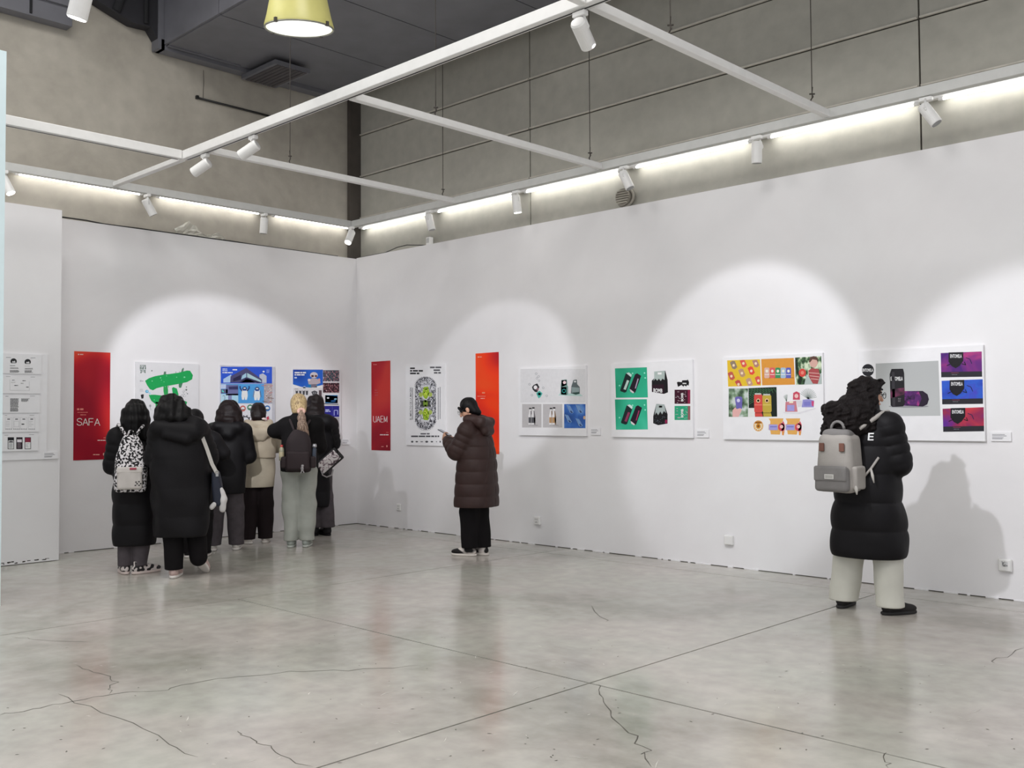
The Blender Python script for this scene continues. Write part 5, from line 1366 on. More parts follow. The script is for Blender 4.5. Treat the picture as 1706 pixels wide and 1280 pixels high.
bk = in_frame(p, 'backpack', 'black and white blotched backpack worn by the person at far left', 'backpack', (-0.03, -0.25, 0.80))
f = Field((-0.22, -0.13, -0.05), (0.22, 0.12, 0.60), 0.008)
f.loft([(-0.02, 0, 0, 0.135, 0.07), (0.05, 0, 0, 0.150, 0.085), (0.18, 0, 0, 0.145, 0.085), (0.30, 0, 0.01, 0.125, 0.075), (0.42, 0, 0.02, 0.095, 0.06), (0.50, 0, 0.03, 0.055, 0.04)], 0.02, 2.6).noise(0.003, 30)
grow('bag_body', f, M_LEOPARD, bk)
f = Field((-0.2, -0.16, -0.02), (0.2, 0.0, 0.26), 0.007); f.box((-0.005, -0.085, 0.105), (0.108, 0.035, 0.098), 0.025).noise(0.002, 30); grow('front_pocket', f, mat('white_canvas', 'c6c0bb', 0.8), bk)
f = Field((-0.2, -0.16, 0.15), (0.2, 0.0, 0.26), 0.006); f.box((-0.005, -0.092, 0.185), (0.110, 0.032, 0.028), 0.012); grow('pocket_flap', f, mat('white_canvas_flap', 'cfc9c4', 0.8), bk)
f = Field((-0.06, -0.15, 0.15), (0.1, -0.09, 0.24), 0.004); f.box((0.025, -0.126, 0.197), (0.030, 0.006, 0.010), 0.005); grow('badge', f, mat('red_badge', 'a8344c', 0.5), bk)
mb = MB()
for k, (x, z) in enumerate(((0.045, 0.045), (0.060, 0.060), (0.076, 0.045), (0.09, 0.06), (0.05, 0.075), (0.075, 0.078))): mb.box(x - 0.006, x + 0.007, -0.123, -0.121, z - 0.005, z + 0.006)
tag(mb.obj('lettering', M_BLACK, bk, False), kind='stuff')
MB().tube([(0.022 * math.cos(a), 0.0, 0.50 + 0.045 * math.sin(a)) for a in np.linspace(0, PI, 10)], 0.009, 8).obj('handle', M_LEOPARD, bk, False, True)
for s_ in (-1, 1): MB().tube([(s_ * 0.04, 0.02, 0.49), (s_ * 0.085, 0.08, 0.565), (s_ * 0.115, 0.16, 0.60), (s_ * 0.13, 0.26, 0.58)], 0.014, 8).obj('strap', M_LEOPARD, bk, False, True)

# ---------------------------------------------------------------- black hooded coat, stepping, shoulder bag
p = stand('person in black hooded coat and black trousers lifting a heel', 301, 961, 4)
H = 1.66
feet = [(-0.05, -0.02, 0, 10, 0), (0.165, 0.03, 0.115, 22, 38)]
arms = [((-0.26, 0.06, 1.08), (-0.12, 0.24, 1.05)), ((0.25, 0.08, 1.08), (0.12, 0.26, 1.1))]
nb = (-0.02, 0.01, 1.41); R = rotz(0.15) @ rotx(-0.15) @ roty(-0.12)
hp = body(p, H, (-0.085, 0.05, H - 0.115), R, feet, arms, nb)
coat('coat', p, M_BLKCOAT, H, [(0.33, 0.0, 0, 0.225, 0.18), (0.42, 0.0, 0, 0.235, 0.19), (0.6, 0.0, 0, 0.25, 0.20), (0.9, 0.0, 0, 0.262, 0.20), (1.12, 0.0, 0, 0.255, 0.18), (1.28, 0, 0, 0.225, 0.15), (1.40, -0.01, 0, 0.14, 0.10)], 0.375, arms, nb, (0.098, 0.09, 0.065), quilt=(0.26, 0.005, 0.30),
     hood=[((-0.20, -0.09, 1.36), (0.12, -0.13, 1.33), 0.075, 0.085, 0.04), ((-0.20, -0.06, 1.37), (-0.05, 0.0, 1.45), 0.06, 0.06, 0.04), ((0.15, -0.08, 1.36), (0.05, 0.0, 1.45), 0.08, 0.06, 0.04), ((-0.12, -0.15, 1.30), (0.05, -0.17, 1.26), 0.045, 0.05, 0.03)], v=0.010, shw=0.175, folds=0.009)
trousers(p, M_TRS_BLK, H, feet, (0.115, 0.095, 0.082), 0.075, v=0.009)
shoes(p, feet, mat('maroon_cream_sneaker', 'b8a09a', 0.6, var=0.25, scale=25), M_SOLE_W)
f = Field((-0.32, -0.2, 1.30), (0.16, 0.22, H + 0.03), 0.008); hair_cap(f, hp, R, (0.108, 0.12, 0.115))
f.loft([(1.36, -0.075, -0.02, 0.165, 0.10), (1.42, -0.08, 0.0, 0.158, 0.12), (1.50, -0.085, 0.03, 0.125, 0.12), (1.56, -0.085, 0.04, 0.11, 0.11)], 0.03)
strands(f, -0.08, 0.0, 0.15, 0.11, 1.50, 1.36, 20, 2, rad=0.02)
f.ell(hp(0, 0.13, -0.03), (0.06, 0.06, 0.09), 0, R, op='cut').noise(0.009, 48, 6); grow('hair', f, M_HAIRK, p)
sb = in_frame(p, 'shoulder_bag', 'navy shoulder bag on a cream strap beside the person lifting a heel', 'bag', (0.32, 0.0, 0.70))
f = Field((-0.16, -0.12, -0.12), (0.16, 0.16, 0.32), 0.008)
f.box((0.0, 0.02, 0.10), (0.055, 0.10, 0.165), 0.03, rot=roty(-0.12), taper=0.35).noise(0.004, 25); grow('bag_body', f, mat('navy_canvas', (0.012, 0.016, 0.032), 0.7), sb)
MB().strip([(0.0, -0.07, 0.24), (-0.045, -0.085, 0.33), (-0.09, -0.10, 0.47), (-0.14, -0.12, 0.61), (-0.17, -0.08, 0.72), (-0.17, 0.0, 0.745)], 0.034, 0.0, (0.25, -0.95, 0.2)).strip([(0.0, -0.072, 0.24), (-0.045, -0.087, 0.33), (-0.09, -0.102, 0.47), (-0.14, -0.122, 0.61), (-0.172, -0.08, 0.72), (-0.172, 0.0, 0.745)], 0.034, 0.003, (0.25, -0.95, 0.2)).obj('strap', M_STRAP_W, sb, False)
MB().tube([(0.014 * math.cos(a), -0.08, 0.25 + 0.018 * math.sin(a)) for a in np.linspace(0, 2 * PI, 13)], 0.004, 6).box(-0.012, 0.012, -0.085, -0.075, 0.215, 0.24).obj('buckle', mat('steel_buckle', 'a8a8a8', 0.3, metal=0.9), sb, False)
f = Field((-0.12, -0.12, -0.22), (0.14, 0.14, 0.16), 0.007); f.path([(0.035, -0.06, 0.10), (0.055, -0.05, 0.0), (0.045, -0.05, -0.09)], [0.022, 0.034, 0.026], 0.02).cone((-0.02, -0.06, -0.04), (-0.05, -0.06, -0.07), 0.02, 0.018, 0.02).noise(0.006, 50); grow('white_scarf_end', f, mat('white_cloth', 'cfcccb', 0.8), sb)

# ---------------------------------------------------------------- small dark figure behind
p = stand('person in black mostly hidden behind the hooded coat, only head and shoulder showing', 327, 928, 10)
H = 1.53
feet = [(-0.08, 0, 0, -5, 0), (0.08, 0, 0, 5, 0)]
arms = [((-0.22, 0.03, 0.98), (-0.10, 0.22, 1.0)), ((0.26, 0.04, 1.08), (0.14, 0.22, 1.12))]
nb = (0.0, 0.0, 1.32); R = rotx(-0.15)
hp = body(p, H, (-0.025, 0.03, H - 0.112), R, feet, arms, nb)
coat('coat', p, M_BLKCOAT, H, [(0.5, 0, 0, 0.19, 0.14), (0.8, 0, 0, 0.20, 0.15), (1.05, 0, 0, 0.20, 0.14), (1.22, 0, 0, 0.19, 0.12), (1.33, 0, 0, 0.12, 0.09)], 0.56, arms, nb, (0.09, 0.078, 0.06), collar=((-0.02, 0.0, 1.37), 0.07, 0.065), v=0.011)
trousers(p, M_TRS_BLK, H, feet, (0.10, 0.08, 0.07), 0.045, v=0.012)
shoes(p, feet, M_SHOE_K, M_SOLE_W)
f = Field((-0.24, -0.18, 1.26), (0.12, 0.2, H + 0.03), 0.009); hair_cap(f, hp, R, (0.092, 0.106, 0.108)); f.cone((-0.025, -0.05, 1.42), (-0.02, -0.06, 1.34), 0.07, 0.05, 0.03).ell(hp(0, 0.115, -0.05), (0.058, 0.06, 0.08), 0, R, op='cut'); grow('hair', f, M_HAIRK, p)

# ---------------------------------------------------------------- black jacket, grey trousers
p = stand('person with long dark brown hair in black jacket, grey trousers and white shoes', 376, 916, 4)
H = 1.63
feet = [(-0.135, -0.02, 0, -8, 0), (0.115, -0.01, 0, 5, 0)]
arms = [((-0.225, 0.03, 1.04), (-0.10, 0.22, 1.08)), ((0.245, 0.04, 1.03), (0.12, 0.22, 1.06))]
nb = (0.02, 0.0, 1.38); R = rotz(0.05) @ rotx(-0.2)
hp = body(p, H, (0.03, 0.05, H - 0.115), R, feet, arms, nb)
coat('jacket', p, M_BLKCOAT, H, [(0.56, 0.0, 0, 0.20, 0.15), (0.66, 0.0, 0, 0.208, 0.16), (0.85, 0.01, 0, 0.205, 0.155), (1.1, 0.01, 0, 0.205, 0.145), (1.26, 0.01, 0, 0.195, 0.125), (1.37, 0.02, 0, 0.13, 0.09)], 0.62, arms, nb, (0.095, 0.085, 0.065), hood=[((-0.09, -0.10, 1.36), (0.13, -0.10, 1.35), 0.06, 0.06, 0.05), ((0.0, -0.13, 1.28), (0.04, -0.13, 1.27), 0.05, 0.05, 0.05)], v=0.010)
trousers(p, M_TRS_GREY, H, feet, (0.105, 0.09, 0.086), 0.058, v=0.009, spread=0.09, folds=0.007)
shoes(p, feet, M_SNEAK_W, M_SOLE_W)
f = Field((-0.2, -0.2, 1.24), (0.24, 0.2, H + 0.03), 0.008); hair_cap(f, hp, R, (0.108, 0.118, 0.115))
f.loft([(1.30, 0.05, -0.07, 0.115, 0.06), (1.38, 0.035, -0.05, 0.138, 0.085), (1.46, 0.03, 0.0, 0.13, 0.11), (1.53, 0.03, 0.04, 0.115, 0.11)], 0.03)
for s_ in (-0.09, -0.05, 0.10, 0.13): f.cone((0.03 + s_, -0.06, 1.42), (0.03 + s_ * 1.15, -0.10, 1.27), 0.018, 0.007, 0.015)
strands(f, 0.035, -0.01, 0.135, 0.10, 1.48, 1.27, 20, 4)
f.ell(hp(0, 0.13, -0.04), (0.06, 0.06, 0.09), 0, R, op='cut').noise(0.006, 90, 9, 0.25); grow('hair', f, M_HAIRB, p)

# ---------------------------------------------------------------- beige jacket
p = stand('person in beige hooded jacket and dark brown trousers with short dark hair', 430, 905, -4)
H = 1.61
feet = [(-0.125, 0.0, 0, -28, 0), (0.085, 0.04, 0, 12, 0)]
arms = [((-0.215, 0.04, 1.06), (-0.10, 0.22, 1.10)), ((0.225, 0.05, 1.12), (0.12, 0.23, 1.16))]
nb = (0.0, 0.0, 1.37); R = rotz(0.12) @ rotx(-0.3)
hp = body(p, H, (0.0, 0.045, H - 0.112), R, feet, arms, nb)
M_BEIGE = mat('beige_jacket_cloth', (0.42, 0.355, 0.265), 0.75, var=0.08, scale=7, bump=0.25, bscale=18)
M_BEIGE2 = mat('beige_jacket_lower', (0.395, 0.345, 0.262), 0.75, var=0.08, scale=7, bump=0.25, bscale=18)
jk = coat('jacket', p, M_BEIGE2, H, [(0.60, 0, 0, 0.165, 0.135), (0.68, 0, 0, 0.185, 0.15), (0.85, 0, 0, 0.192, 0.155), (1.05, 0, 0, 0.185, 0.14), (1.25, 0, 0, 0.175, 0.12), (1.36, 0, 0, 0.11, 0.085)], 0.65, arms, nb, (0.09, 0.078, 0.06), v=0.009, folds=0.006)
f = Field((-0.34, -0.27, 0.95), (0.34, 0.12, 1.50), 0.008)
f.loft([(0.98, 0, -0.01, 0.202, 0.158), (1.1, 0, -0.01, 0.20, 0.152), (1.25, 0, -0.005, 0.188, 0.128), (1.36, 0, 0, 0.12, 0.09)], 0.03).noise(0.006, 22, 4)
f.D = np.maximum(f.D, (f.ax[1] - 0.0)[None, :, None]); grow('back_cape', f, M_BEIGE, p)
f = Field((-0.26, -0.27, 1.16), (0.26, 0.15, 1.50), 0.008)
f.cone((-0.12, -0.03, 1.39), (-0.07, -0.14, 1.29), 0.05, 0.05, 0.03).cone((0.12, -0.03, 1.39), (0.07, -0.14, 1.29), 0.05, 0.05, 0.03).cone((-0.07, -0.14, 1.28), (0.07, -0.14, 1.28), 0.055, 0.055, 0.03).cone((-0.03, -0.13, 1.22), (0.03, -0.13, 1.22), 0.05, 0.05, 0.03).cone((-0.08, -0.08, 1.38), (0.08, -0.08, 1.38), 0.04, 0.04, 0.03).noise(0.006, 40, 5); grow('hood', f, M_BEIGE, p)
f = Field((-0.14, -0.14, 1.32), (0.14, 0.14, 1.49), 0.007); f.loft([(1.36, 0, 0, 0.085, 0.08), (1.40, 0, 0.01, 0.085, 0.08), (1.455, 0, 0.015, 0.072, 0.07)], 0.0).noise(0.004, 50); grow('knit_collar', f, mat('pink_brown_knit', '8f6a62', 0.85, var=0.15, scale=40), p)
trousers(p, mat('dark_brown_corduroy', (0.012, 0.007, 0.008), 0.85, spec=0.25, bump=0.3, bscale=14), H, feet, (0.098, 0.09, 0.085), 0.052, v=0.009, spread=0.085, folds=0.007)
shoes(p, feet, M_SNEAK_W, M_SOLE_W)
f = Field((-0.16, -0.18, 1.36), (0.16, 0.2, H + 0.03), 0.007); hair_cap(f, hp, R, (0.090, 0.106, 0.106)); f.loft([(1.42, 0, -0.02, 0.07, 0.055), (1.47, 0, -0.015, 0.086, 0.085), (1.53, 0, 0.03, 0.088, 0.095)], 0.02).ell(hp(0, 0.10, -0.06), (0.07, 0.075, 0.085), 0, R, op='cut').noise(0.003, 60); grow('hair', f, M_HAIRB, p)
f = Field((0.0, -0.16, 1.38), (0.14, 0.0, 1.50), 0.005); f.ell((0.055, -0.085, 1.442), (0.024, 0.02, 0.014), 0.005).ell((0.075, -0.075, 1.432), (0.02, 0.02, 0.012), 0.005); grow('hair_tie', f, mat('pale_hair_tie', 'd8c4c0', 0.7), p)

# ---------------------------------------------------------------- blonde ponytail, black jacket, light sweatpants
p = stand('person with blonde ponytail in black jacket and pale grey sweatpants', 498, 911, 6)
H = 1.71
feet = [(-0.085, -0.02, 0, 2, 0), (0.085, -0.01, 0, 6, 0)]
arms = [((-0.275, 0.06, 1.30), (-0.14, 0.25, 1.24)), ((0.225, 0.05, 1.12), (0.12, 0.25, 1.15))]
nb = (0.02, 0.0, 1.44); R = rotz(0.1) @ rotx(-0.25)
hp = body(p, H, (-0.01, 0.06, H - 0.115), R, feet, arms, nb)
coat('jacket', p, M_BLKWOOL, H, [(0.80, 0.0, 0, 0.205, 0.14), (0.88, 0.0, 0, 0.21, 0.15), (1.0, 0.01, 0, 0.208, 0.145), (1.2, 0.02, 0, 0.205, 0.135), (1.33, 0.02, 0, 0.195, 0.12), (1.43, 0.02, 0, 0.12, 0.085)], 0.845, arms, nb, (0.09, 0.085, 0.062), collar=((0.0, 0.015, 1.49), 0.075, 0.07), v=0.010, folds=0.005)
M_SWEAT = mat('pale_grey_green_fleece', (0.40, 0.415, 0.375), 0.9, var=0.07, scale=9, bump=0.15, bscale=14)
trousers(p, M_SWEAT, H, feet, (0.120, 0.10, 0.080), 0.075, v=0.009, folds=0.013, spread=0.088, bag=0.006)
shoes(p, feet, mat('grey_green_sneaker', '9aa09a', 0.7, var=0.15, scale=25), mat('pale_rubber', 'b9bdb6', 0.6))
f = Field((-0.18, -0.24, 1.24), (0.22, 0.22, H + 0.03), 0.0075); hair_cap(f, hp, R, (0.092, 0.112, 0.108)); f.loft([(1.50, 0, -0.01, 0.07, 0.07), (1.55, -0.005, 0.0, 0.088, 0.09), (1.60, -0.01, 0.05, 0.092, 0.10)], 0.02).ell(hp(0, 0.115, -0.05), (0.07, 0.07, 0.09), 0, R, op='cut').noise(0.002, 70); hr = grow('hair', f, M_HAIRBL, p)
f = Field((-0.08, -0.36, 1.10), (0.18, -0.02, 1.58), 0.007)
f.path([(0.035, -0.10, 1.515), (0.045, -0.15, 1.45), (0.06, -0.20, 1.34), (0.075, -0.22, 1.22)], [0.028, 0.045, 0.046, 0.016], 0.02)
for q in range(7): f.cone((0.02 + 0.012 * q, -0.19 - 0.006 * (q % 3), 1.40), (0.0 + 0.024 * q, -0.235, 1.17 + 0.02 * (q % 3)), 0.015, 0.005, 0.012)
f.noise(0.003, 70); grow('ponytail', f, ramp_mat('hair_ponytail', [(0.3, '4a3a34'), (0.55, '8a7464'), (0.75, 'b8a494')], 44, rough=0.45, detail=3, stretch=(3, 3, 0.4)), p)
f = Field((-0.06, -0.20, 1.46), (0.14, -0.02, 1.60), 0.005)
for q in range(9): a = 2 * PI * q / 9; f.ell((0.035 + 0.032 * math.cos(a), -0.105 + 0.01 * math.sin(a), 1.525 + 0.026 * math.sin(a)), 0.017, 0.008)
grow('scrunchie', f, mat('peach_scrunchie', 'd0a898', 0.8, var=0.15, scale=60), p)
bk = in_frame(p, 'backpack', 'dark brown backpack on the blonde person in the middle group', 'backpack', (0.02, -0.225, 0.86))
f = Field((-0.2, -0.13, -0.05), (0.2, 0.12, 0.55), 0.008)
f.loft([(-0.01, 0, 0, 0.135, 0.06), (0.04, 0, 0, 0.15, 0.085), (0.2, 0, 0, 0.148, 0.085), (0.34, 0, 0.01, 0.13, 0.075), (0.42, 0, 0.02, 0.095, 0.06), (0.46, 0, 0.03, 0.05, 0.04)], 0.02, 2.5).noise(0.003, 28); grow('bag_body', f, mat('brown_black_canvas', (0.020, 0.011, 0.013), 0.75), bk)
f = Field((-0.2, -0.16, -0.02), (0.2, 0.0, 0.28), 0.008); f.box((0.0, -0.078, 0.12), (0.125, 0.035, 0.105), 0.025).noise(0.002, 30); grow('front_pocket', f, mat('brown_black_canvas_pocket', (0.024, 0.013, 0.015), 0.75), bk)
for s_ in (-1, 1):
    f = Field((-0.1, -0.1, -0.02), (0.1, 0.1, 0.16), 0.008); f.box((0, 0, 0.07), (0.035, 0.055, 0.065), 0.02); grow('side_pocket', f, MATS['brown_black_canvas_pocket'], bk, (s_ * 0.155, 0.0, 0.03))
    MB().tube([(s_ * 0.05, 0.03, 0.44), (s_ * 0.09, 0.09, 0.53), (s_ * 0.12, 0.17, 0.58), (s_ * 0.13, 0.27, 0.55)], 0.015, 8).obj('strap', MATS['brown_black_canvas'], bk, False, True)
MB().tube([(0.025 * math.cos(a), 0.02, 0.46 + 0.04 * math.sin(a)) for a in np.linspace(0, PI, 10)], 0.008, 8).obj('handle', MATS['brown_black_canvas'], bk, False, True)
f = Field((0.0, -0.18, -0.06), (0.12, -0.08, 0.12), 0.005); f.ell((0.055, -0.125, 0.065), 0.016, 0.008).ell((0.05, -0.125, 0.035), (0.018, 0.012, 0.024), 0.008).cone((0.045, -0.125, 0.01), (0.035, -0.125, -0.015), 0.008, 0.007, 0.005).cone((0.06, -0.125, 0.01), (0.07, -0.125, -0.012), 0.008, 0.007, 0.005); grow('charm', f, mat('silver_charm', 'a8a4a6', 0.35, metal=0.4, var=0.4, scale=60), bk)
bt = in_frame(p, 'bottle', 'small clear bottle with red cap in the brown backpack side pocket', 'bottle', (-0.165, -0.235, 0.98))
part('flask', *lathe([(0.0001, 0), (0.026, 0), (0.028, 0.03), (0.028, 0.11), (0.024, 0.135), (0.014, 0.15)], 20), mat('cloudy_bottle', 'a8a48c', 0.2), bt, smooth=True)
part('wrapper', *lathe([(0.0285, 0.045), (0.0285, 0.095)], 20), mat('bottle_paper', 'c8bc9a', 0.5), bt, smooth=True)
part('cap', *lathe([(0.015, 0.148), (0.016, 0.15), (0.016, 0.172), (0.0001, 0.174)], 16), mat('red_cap', 'b03a34', 0.4), bt, smooth=True)
ub = in_frame(p, 'umbrella', 'folded umbrella with silver tip in the brown backpack side pocket', 'umbrella', (0.185, -0.235, 0.90))
MB().tube([(0, 0, 0.0), (0.0, 0, 0.03), (0.008, 0, 0.2), (0.008, 0, 0.22)], [0.02, 0.024, 0.022, 0.018], 14).obj('folded_canopy', mat('blue_grey_nylon', '3c4452', 0.6), ub, False, True)
MB().tube([(0.008, 0, 0.222), (0.008, 0, 0.24), (0.008, 0, 0.262)], [0.024, 0.025, 0.018], 14).obj('grip', mat('silver_grip', 'b8b8bc', 0.3, metal=0.7), ub, False, True)

# ---------------------------------------------------------------- dark long hair behind, printed bag, boots
p = stand('person in black coat, grey trousers and black boots beside the blonde person', 529, 892, 8)
H = 1.72
feet = [(-0.03, 0.0, 0, -10, 0), (0.11, -0.01, 0, -32, 0)]
arms = [((-0.215, 0.05, 1.12), (-0.10, 0.24, 1.2)), ((0.205, 0.05, 1.12), (0.10, 0.24, 1.2))]
nb = (0.0, 0.0, 1.45); R = rotz(0.2) @ rotx(-0.2)
hp = body(p, H, (-0.03, 0.05, H - 0.115), R, feet, arms, nb)
coat('coat', p, M_BLKCOAT, H, [(0.30, 0.0, 0, 0.16, 0.14), (0.37, 0.0, 0, 0.165, 0.15), (0.6, 0.0, 0, 0.165, 0.15), (0.95, 0, 0, 0.17, 0.14), (1.2, 0, 0, 0.175, 0.13), (1.34, 0, 0, 0.17, 0.12), (1.44, 0, 0, 0.11, 0.085)], 0.355, arms, nb, (0.085, 0.075, 0.06), quilt=(0.24, 0.008, 0.3),
     hood=[((-0.08, -0.09, 1.42), (0.13, -0.09, 1.40), 0.07, 0.085, 0.05), ((0.10, -0.02, 1.42), (0.145, -0.04, 1.36), 0.07, 0.07, 0.04)], v=0.011)
trousers(p, M_TRS_GREY, H, feet, (0.10, 0.085, 0.10), 0.10, v=0.012, spread=0.08)
shoes(p, feet, M_SHOE_K, M_SHOE_K, boot=True)
f = Field((-0.22, -0.2, 1.34), (0.18, 0.22, H + 0.03), 0.008); hair_cap(f, hp, R, (0.105, 0.116, 0.112)); f.loft([(1.42, -0.03, -0.05, 0.09, 0.06), (1.50, -0.03, -0.01, 0.112, 0.09), (1.58, -0.03, 0.03, 0.108, 0.105)], 0.03); strands(f, -0.03, -0.01, 0.11, 0.09, 1.52, 1.40, 16, 5); f.noise(0.004, 90, 2, 0.25).ell(hp(0, 0.125, -0.04), (0.06, 0.06, 0.09), 0, R, op='cut').noise(0.004, 60); grow('hair', f, M_HAIRB, p)
sb = in_frame(p, 'shoulder_bag', 'white printed shoulder bag with black edge hung under an arm near the corner', 'bag', (0.165, -0.14, 0.86))
Rb = roty(-0.72)
f = Field((-0.26, -0.10, -0.24), (0.26, 0.10, 0.34), 0.007); f.box((0, 0, 0.06), (0.165, 0.028, 0.088), 0.02, rot=Rb); grow('bag_body', f, mat('black_bag_edge', (0.012, 0.011, 0.012), 0.6), sb)
f = Field((-0.26, -0.10, -0.24), (0.26, 0.02, 0.34), 0.006); f.box((-0.008, -0.022, 0.052), (0.142, 0.012, 0.070), 0.006, rot=Rb); grow('printed_panel', f, ramp_mat('ink_drawing_panel', [(0.38, '4a3f44'), (0.47, 'a89a9e'), (0.54, 'd2cdcd')], 22, detail=2, distort=1), sb)
MB().tube([(0.10, -0.02, 0.16), (0.06, 0.0, 0.28), (0.03, 0.03, 0.40), (0.0, 0.05, 0.55), (-0.02, 0.10, 0.62)], 0.012, 8).obj('strap', M_BLKWOOL, sb, False, True)
MB().tube([(-0.10, -0.02, -0.05), (-0.08, -0.03, -0.11), (-0.03, -0.03, -0.135), (0.03, -0.03, -0.11), (0.05, -0.02, -0.04)], 0.009, 8).obj('handle', mat('grey_handle', '9a9698', 0.6), sb, False, True)

# ---------------------------------------------------------------- brown quilted coat, phone
p = stand('person in long brown quilted coat looking down at a phone', 794, 926, -62)
H = 1.655
feet = [(-0.05, 0.07, 0, -4, 0), (0.07, -0.02, 0, 8, 0)]
arms = [((-0.215, 0.12, 1.08), (-0.075, 0.30, 1.20)), ((0.205, 0.10, 1.10), (0.075, 0.29, 1.19))]
nb = (0.0, 0.02, 1.37); R = rotz(0.18) @ rotx(-0.42)
hp = body(p, H, (0.0, 0.085, H - 0.125), R, feet, arms, nb, hands=(((0.35, 0.75, 0.45), (0.9, -0.2, 0.2), 0.75), ((-0.25, 0.8, 0.35), (-0.8, -0.2, 0.5), 0.75)), fine=0.006)
M_BROWN = mat('brown_nylon', (0.034, 0.0155, 0.0135), 0.55, var=0.12, scale=9, spec=0.35, bump=0.2, bscale=25)


def brown_quilt(X, Y, Z):
    q = np.sqrt(np.abs(np.sin(PI * (Z - 0.50) / 0.128)))
    V_ = np.abs(np.abs(X) - 0.16 * np.clip((1.28 - Z) / 0.5, 0.0, 1.0))      # panel seams meeting low on the back
    s1 = np.clip(V_ / 0.02, 0, 1); s2 = np.clip(np.abs(X + 0 * Z) / 0.014, 0, 1)
    return 0.010 * (np.minimum(q, 0.35 + 0.65 * np.minimum(s1, s2)) - 0.6) + 0 * Y


def brown_extra(f):
    f.loft([(0.46, 0.0, 0.0, 0.245, 0.215), (0.52, 0, 0, 0.25, 0.22), (0.7, 0, -0.005, 0.245, 0.215), (0.95, 0, -0.01, 0.228, 0.20), (1.15, 0, -0.01, 0.205, 0.175), (1.28, 0, 0, 0.18, 0.14), (1.37, 0, 0.01, 0.11, 0.09)], 0.03, 2.3, brown_quilt)


coat('coat', p, M_BROWN, H, [(0.52, 0, 0, 0.15, 0.15), (1.2, 0, 0, 0.14, 0.12)], 0.515, arms, nb, (0.092, 0.088, 0.060), quilt=(0.128, 0.002, 0.5), collar=((0, 0.035, 1.42), 0.075, 0.072), extra=brown_extra, v=0.0075, folds=0.003, sh_drop=0.035)
f = Field((-0.26, -0.26, 1.14), (0.26, 0.2, 1.52), 0.007)
f.cone((-0.10, 0.04, 1.43), (-0.11, -0.10, 1.40), 0.052, 0.055, 0.03).cone((0.10, 0.04, 1.43), (0.11, -0.10, 1.40), 0.052, 0.055, 0.03).cone((-0.10, -0.11, 1.39), (0.10, -0.11, 1.39), 0.06, 0.06, 0.03).cone((-0.06, -0.125, 1.30), (0.06, -0.125, 1.30), 0.055, 0.055, 0.04).ell((0, -0.12, 1.25), (0.05, 0.04, 0.04), 0.03).ell((0, 0.0, 1.47), (0.085, 0.085, 0.05), 0, op='cut').noise(0.007, 40, 8); grow('hood', f, M_BROWN, p)
trousers(p, M_TRS_BLK, H, feet, (0.115, 0.105, 0.090), 0.085, v=0.009, spread=0.075)
shoes(p, feet, ramp_mat('black_white_sneaker', [(0.47, '1c1a1a'), (0.53, 'd4ccc6')], 9, detail=0), mat('thick_white_rubber', 'dcd4cc', 0.6))
f = Field((-0.16, -0.18, 1.34), (0.16, 0.24, H + 0.04), 0.006); hair_cap(f, hp, R, (0.086, 0.097, 0.100), 0.028, -0.014)
f.ell(hp(0, -0.085, -0.075), (0.030, 0.030, 0.032), 0.02, R).ell(hp(0, -0.055, -0.045), (0.064, 0.05, 0.05), 0.02, R).cone(hp(-0.07, 0.075, 0.05), hp(-0.076, 0.06, -0.03), 0.014, 0.008, 0.015).cone(hp(0.07, 0.075, 0.05), hp(0.076, 0.06, -0.03), 0.014, 0.008, 0.015)
f.ell(hp(0, 0.088, -0.066), (0.11, 0.080, 0.090), 0, R, op='cut').ell(hp(0, 0.135, 0.015), (0.10, 0.046, 0.06), 0, R, op='cut').noise(0.002, 80); grow('hair', f, M_HAIRK, p)
gl = MB()
for s_ in (-1, 1):
    gl.tube([tuple(hp(s_ * 0.034 + 0.026 * math.cos(a), 0.108, 0.004 + 0.022 * math.sin(a))) for a in np.linspace(0, 2 * PI, 17)[:-1]], 0.002, 6, closed=True)
    gl.tube([tuple(hp(s_ * 0.060, 0.106, 0.010)), tuple(hp(s_ * 0.082, 0.0, 0.008)), tuple(hp(s_ * 0.080, -0.02, -0.012))], 0.002, 6)
gl.tube([tuple(hp(-0.008, 0.110, 0.008)), tuple(hp(0.008, 0.110, 0.008))], 0.002, 6)
g_ = in_frame(p, 'glasses', 'thin metal glasses worn by the person in brown coat', 'glasses')
o = gl.obj('frame', mat('glasses_metal', '8a8a8e', 0.3, metal=0.8), g_, False, True)
ph = in_frame(p, 'phone', 'dark phone held in both hands by the person in brown coat', 'phone', (0.01, 0.385, 1.285))
Vp = MB().box(-0.036, 0.036, -0.075, 0.075, -0.004, 0.004, 0.003)
Rp = rotx(0.45); o = part('case', [tuple(Rp @ np.array(v)) for v in Vp.V], Vp.F, mat('phone_case', (0.02, 0.02, 0.022), 0.35), ph)
Vp = MB().box(-0.033, 0.033, -0.071, 0.071, 0.0041, 0.0046)
part('screen', [tuple(Rp @ np.array(v)) for v in Vp.V], Vp.F, mat('phone_screen', (0.25, 0.27, 0.30), 0.15, emit=0.3), ph)

# ---------------------------------------------------------------- right: long black coat, grey backpack, cream trousers
p = stand('person in long black quilted coat and cream trousers wearing a grey backpack', 1449, 1018, 26)
H = 1.715
feet = [(-0.205, 0.0, 0, -6, 0), (0.18, -0.01, 0, 30, 0)]
arms = [((-0.245, 0.06, 1.10), (-0.10, 0.26, 1.08)), ((0.235, 0.03, 1.09), (0.11, 0.24, 1.07))]
nb = (0.0, 0.0, 1.44); R = rotz(-0.72) @ rotx(-0.10)
hp = body(p, H, (0.0, 0.035, H - 0.118), R, feet, arms, nb, fine=0.0065)


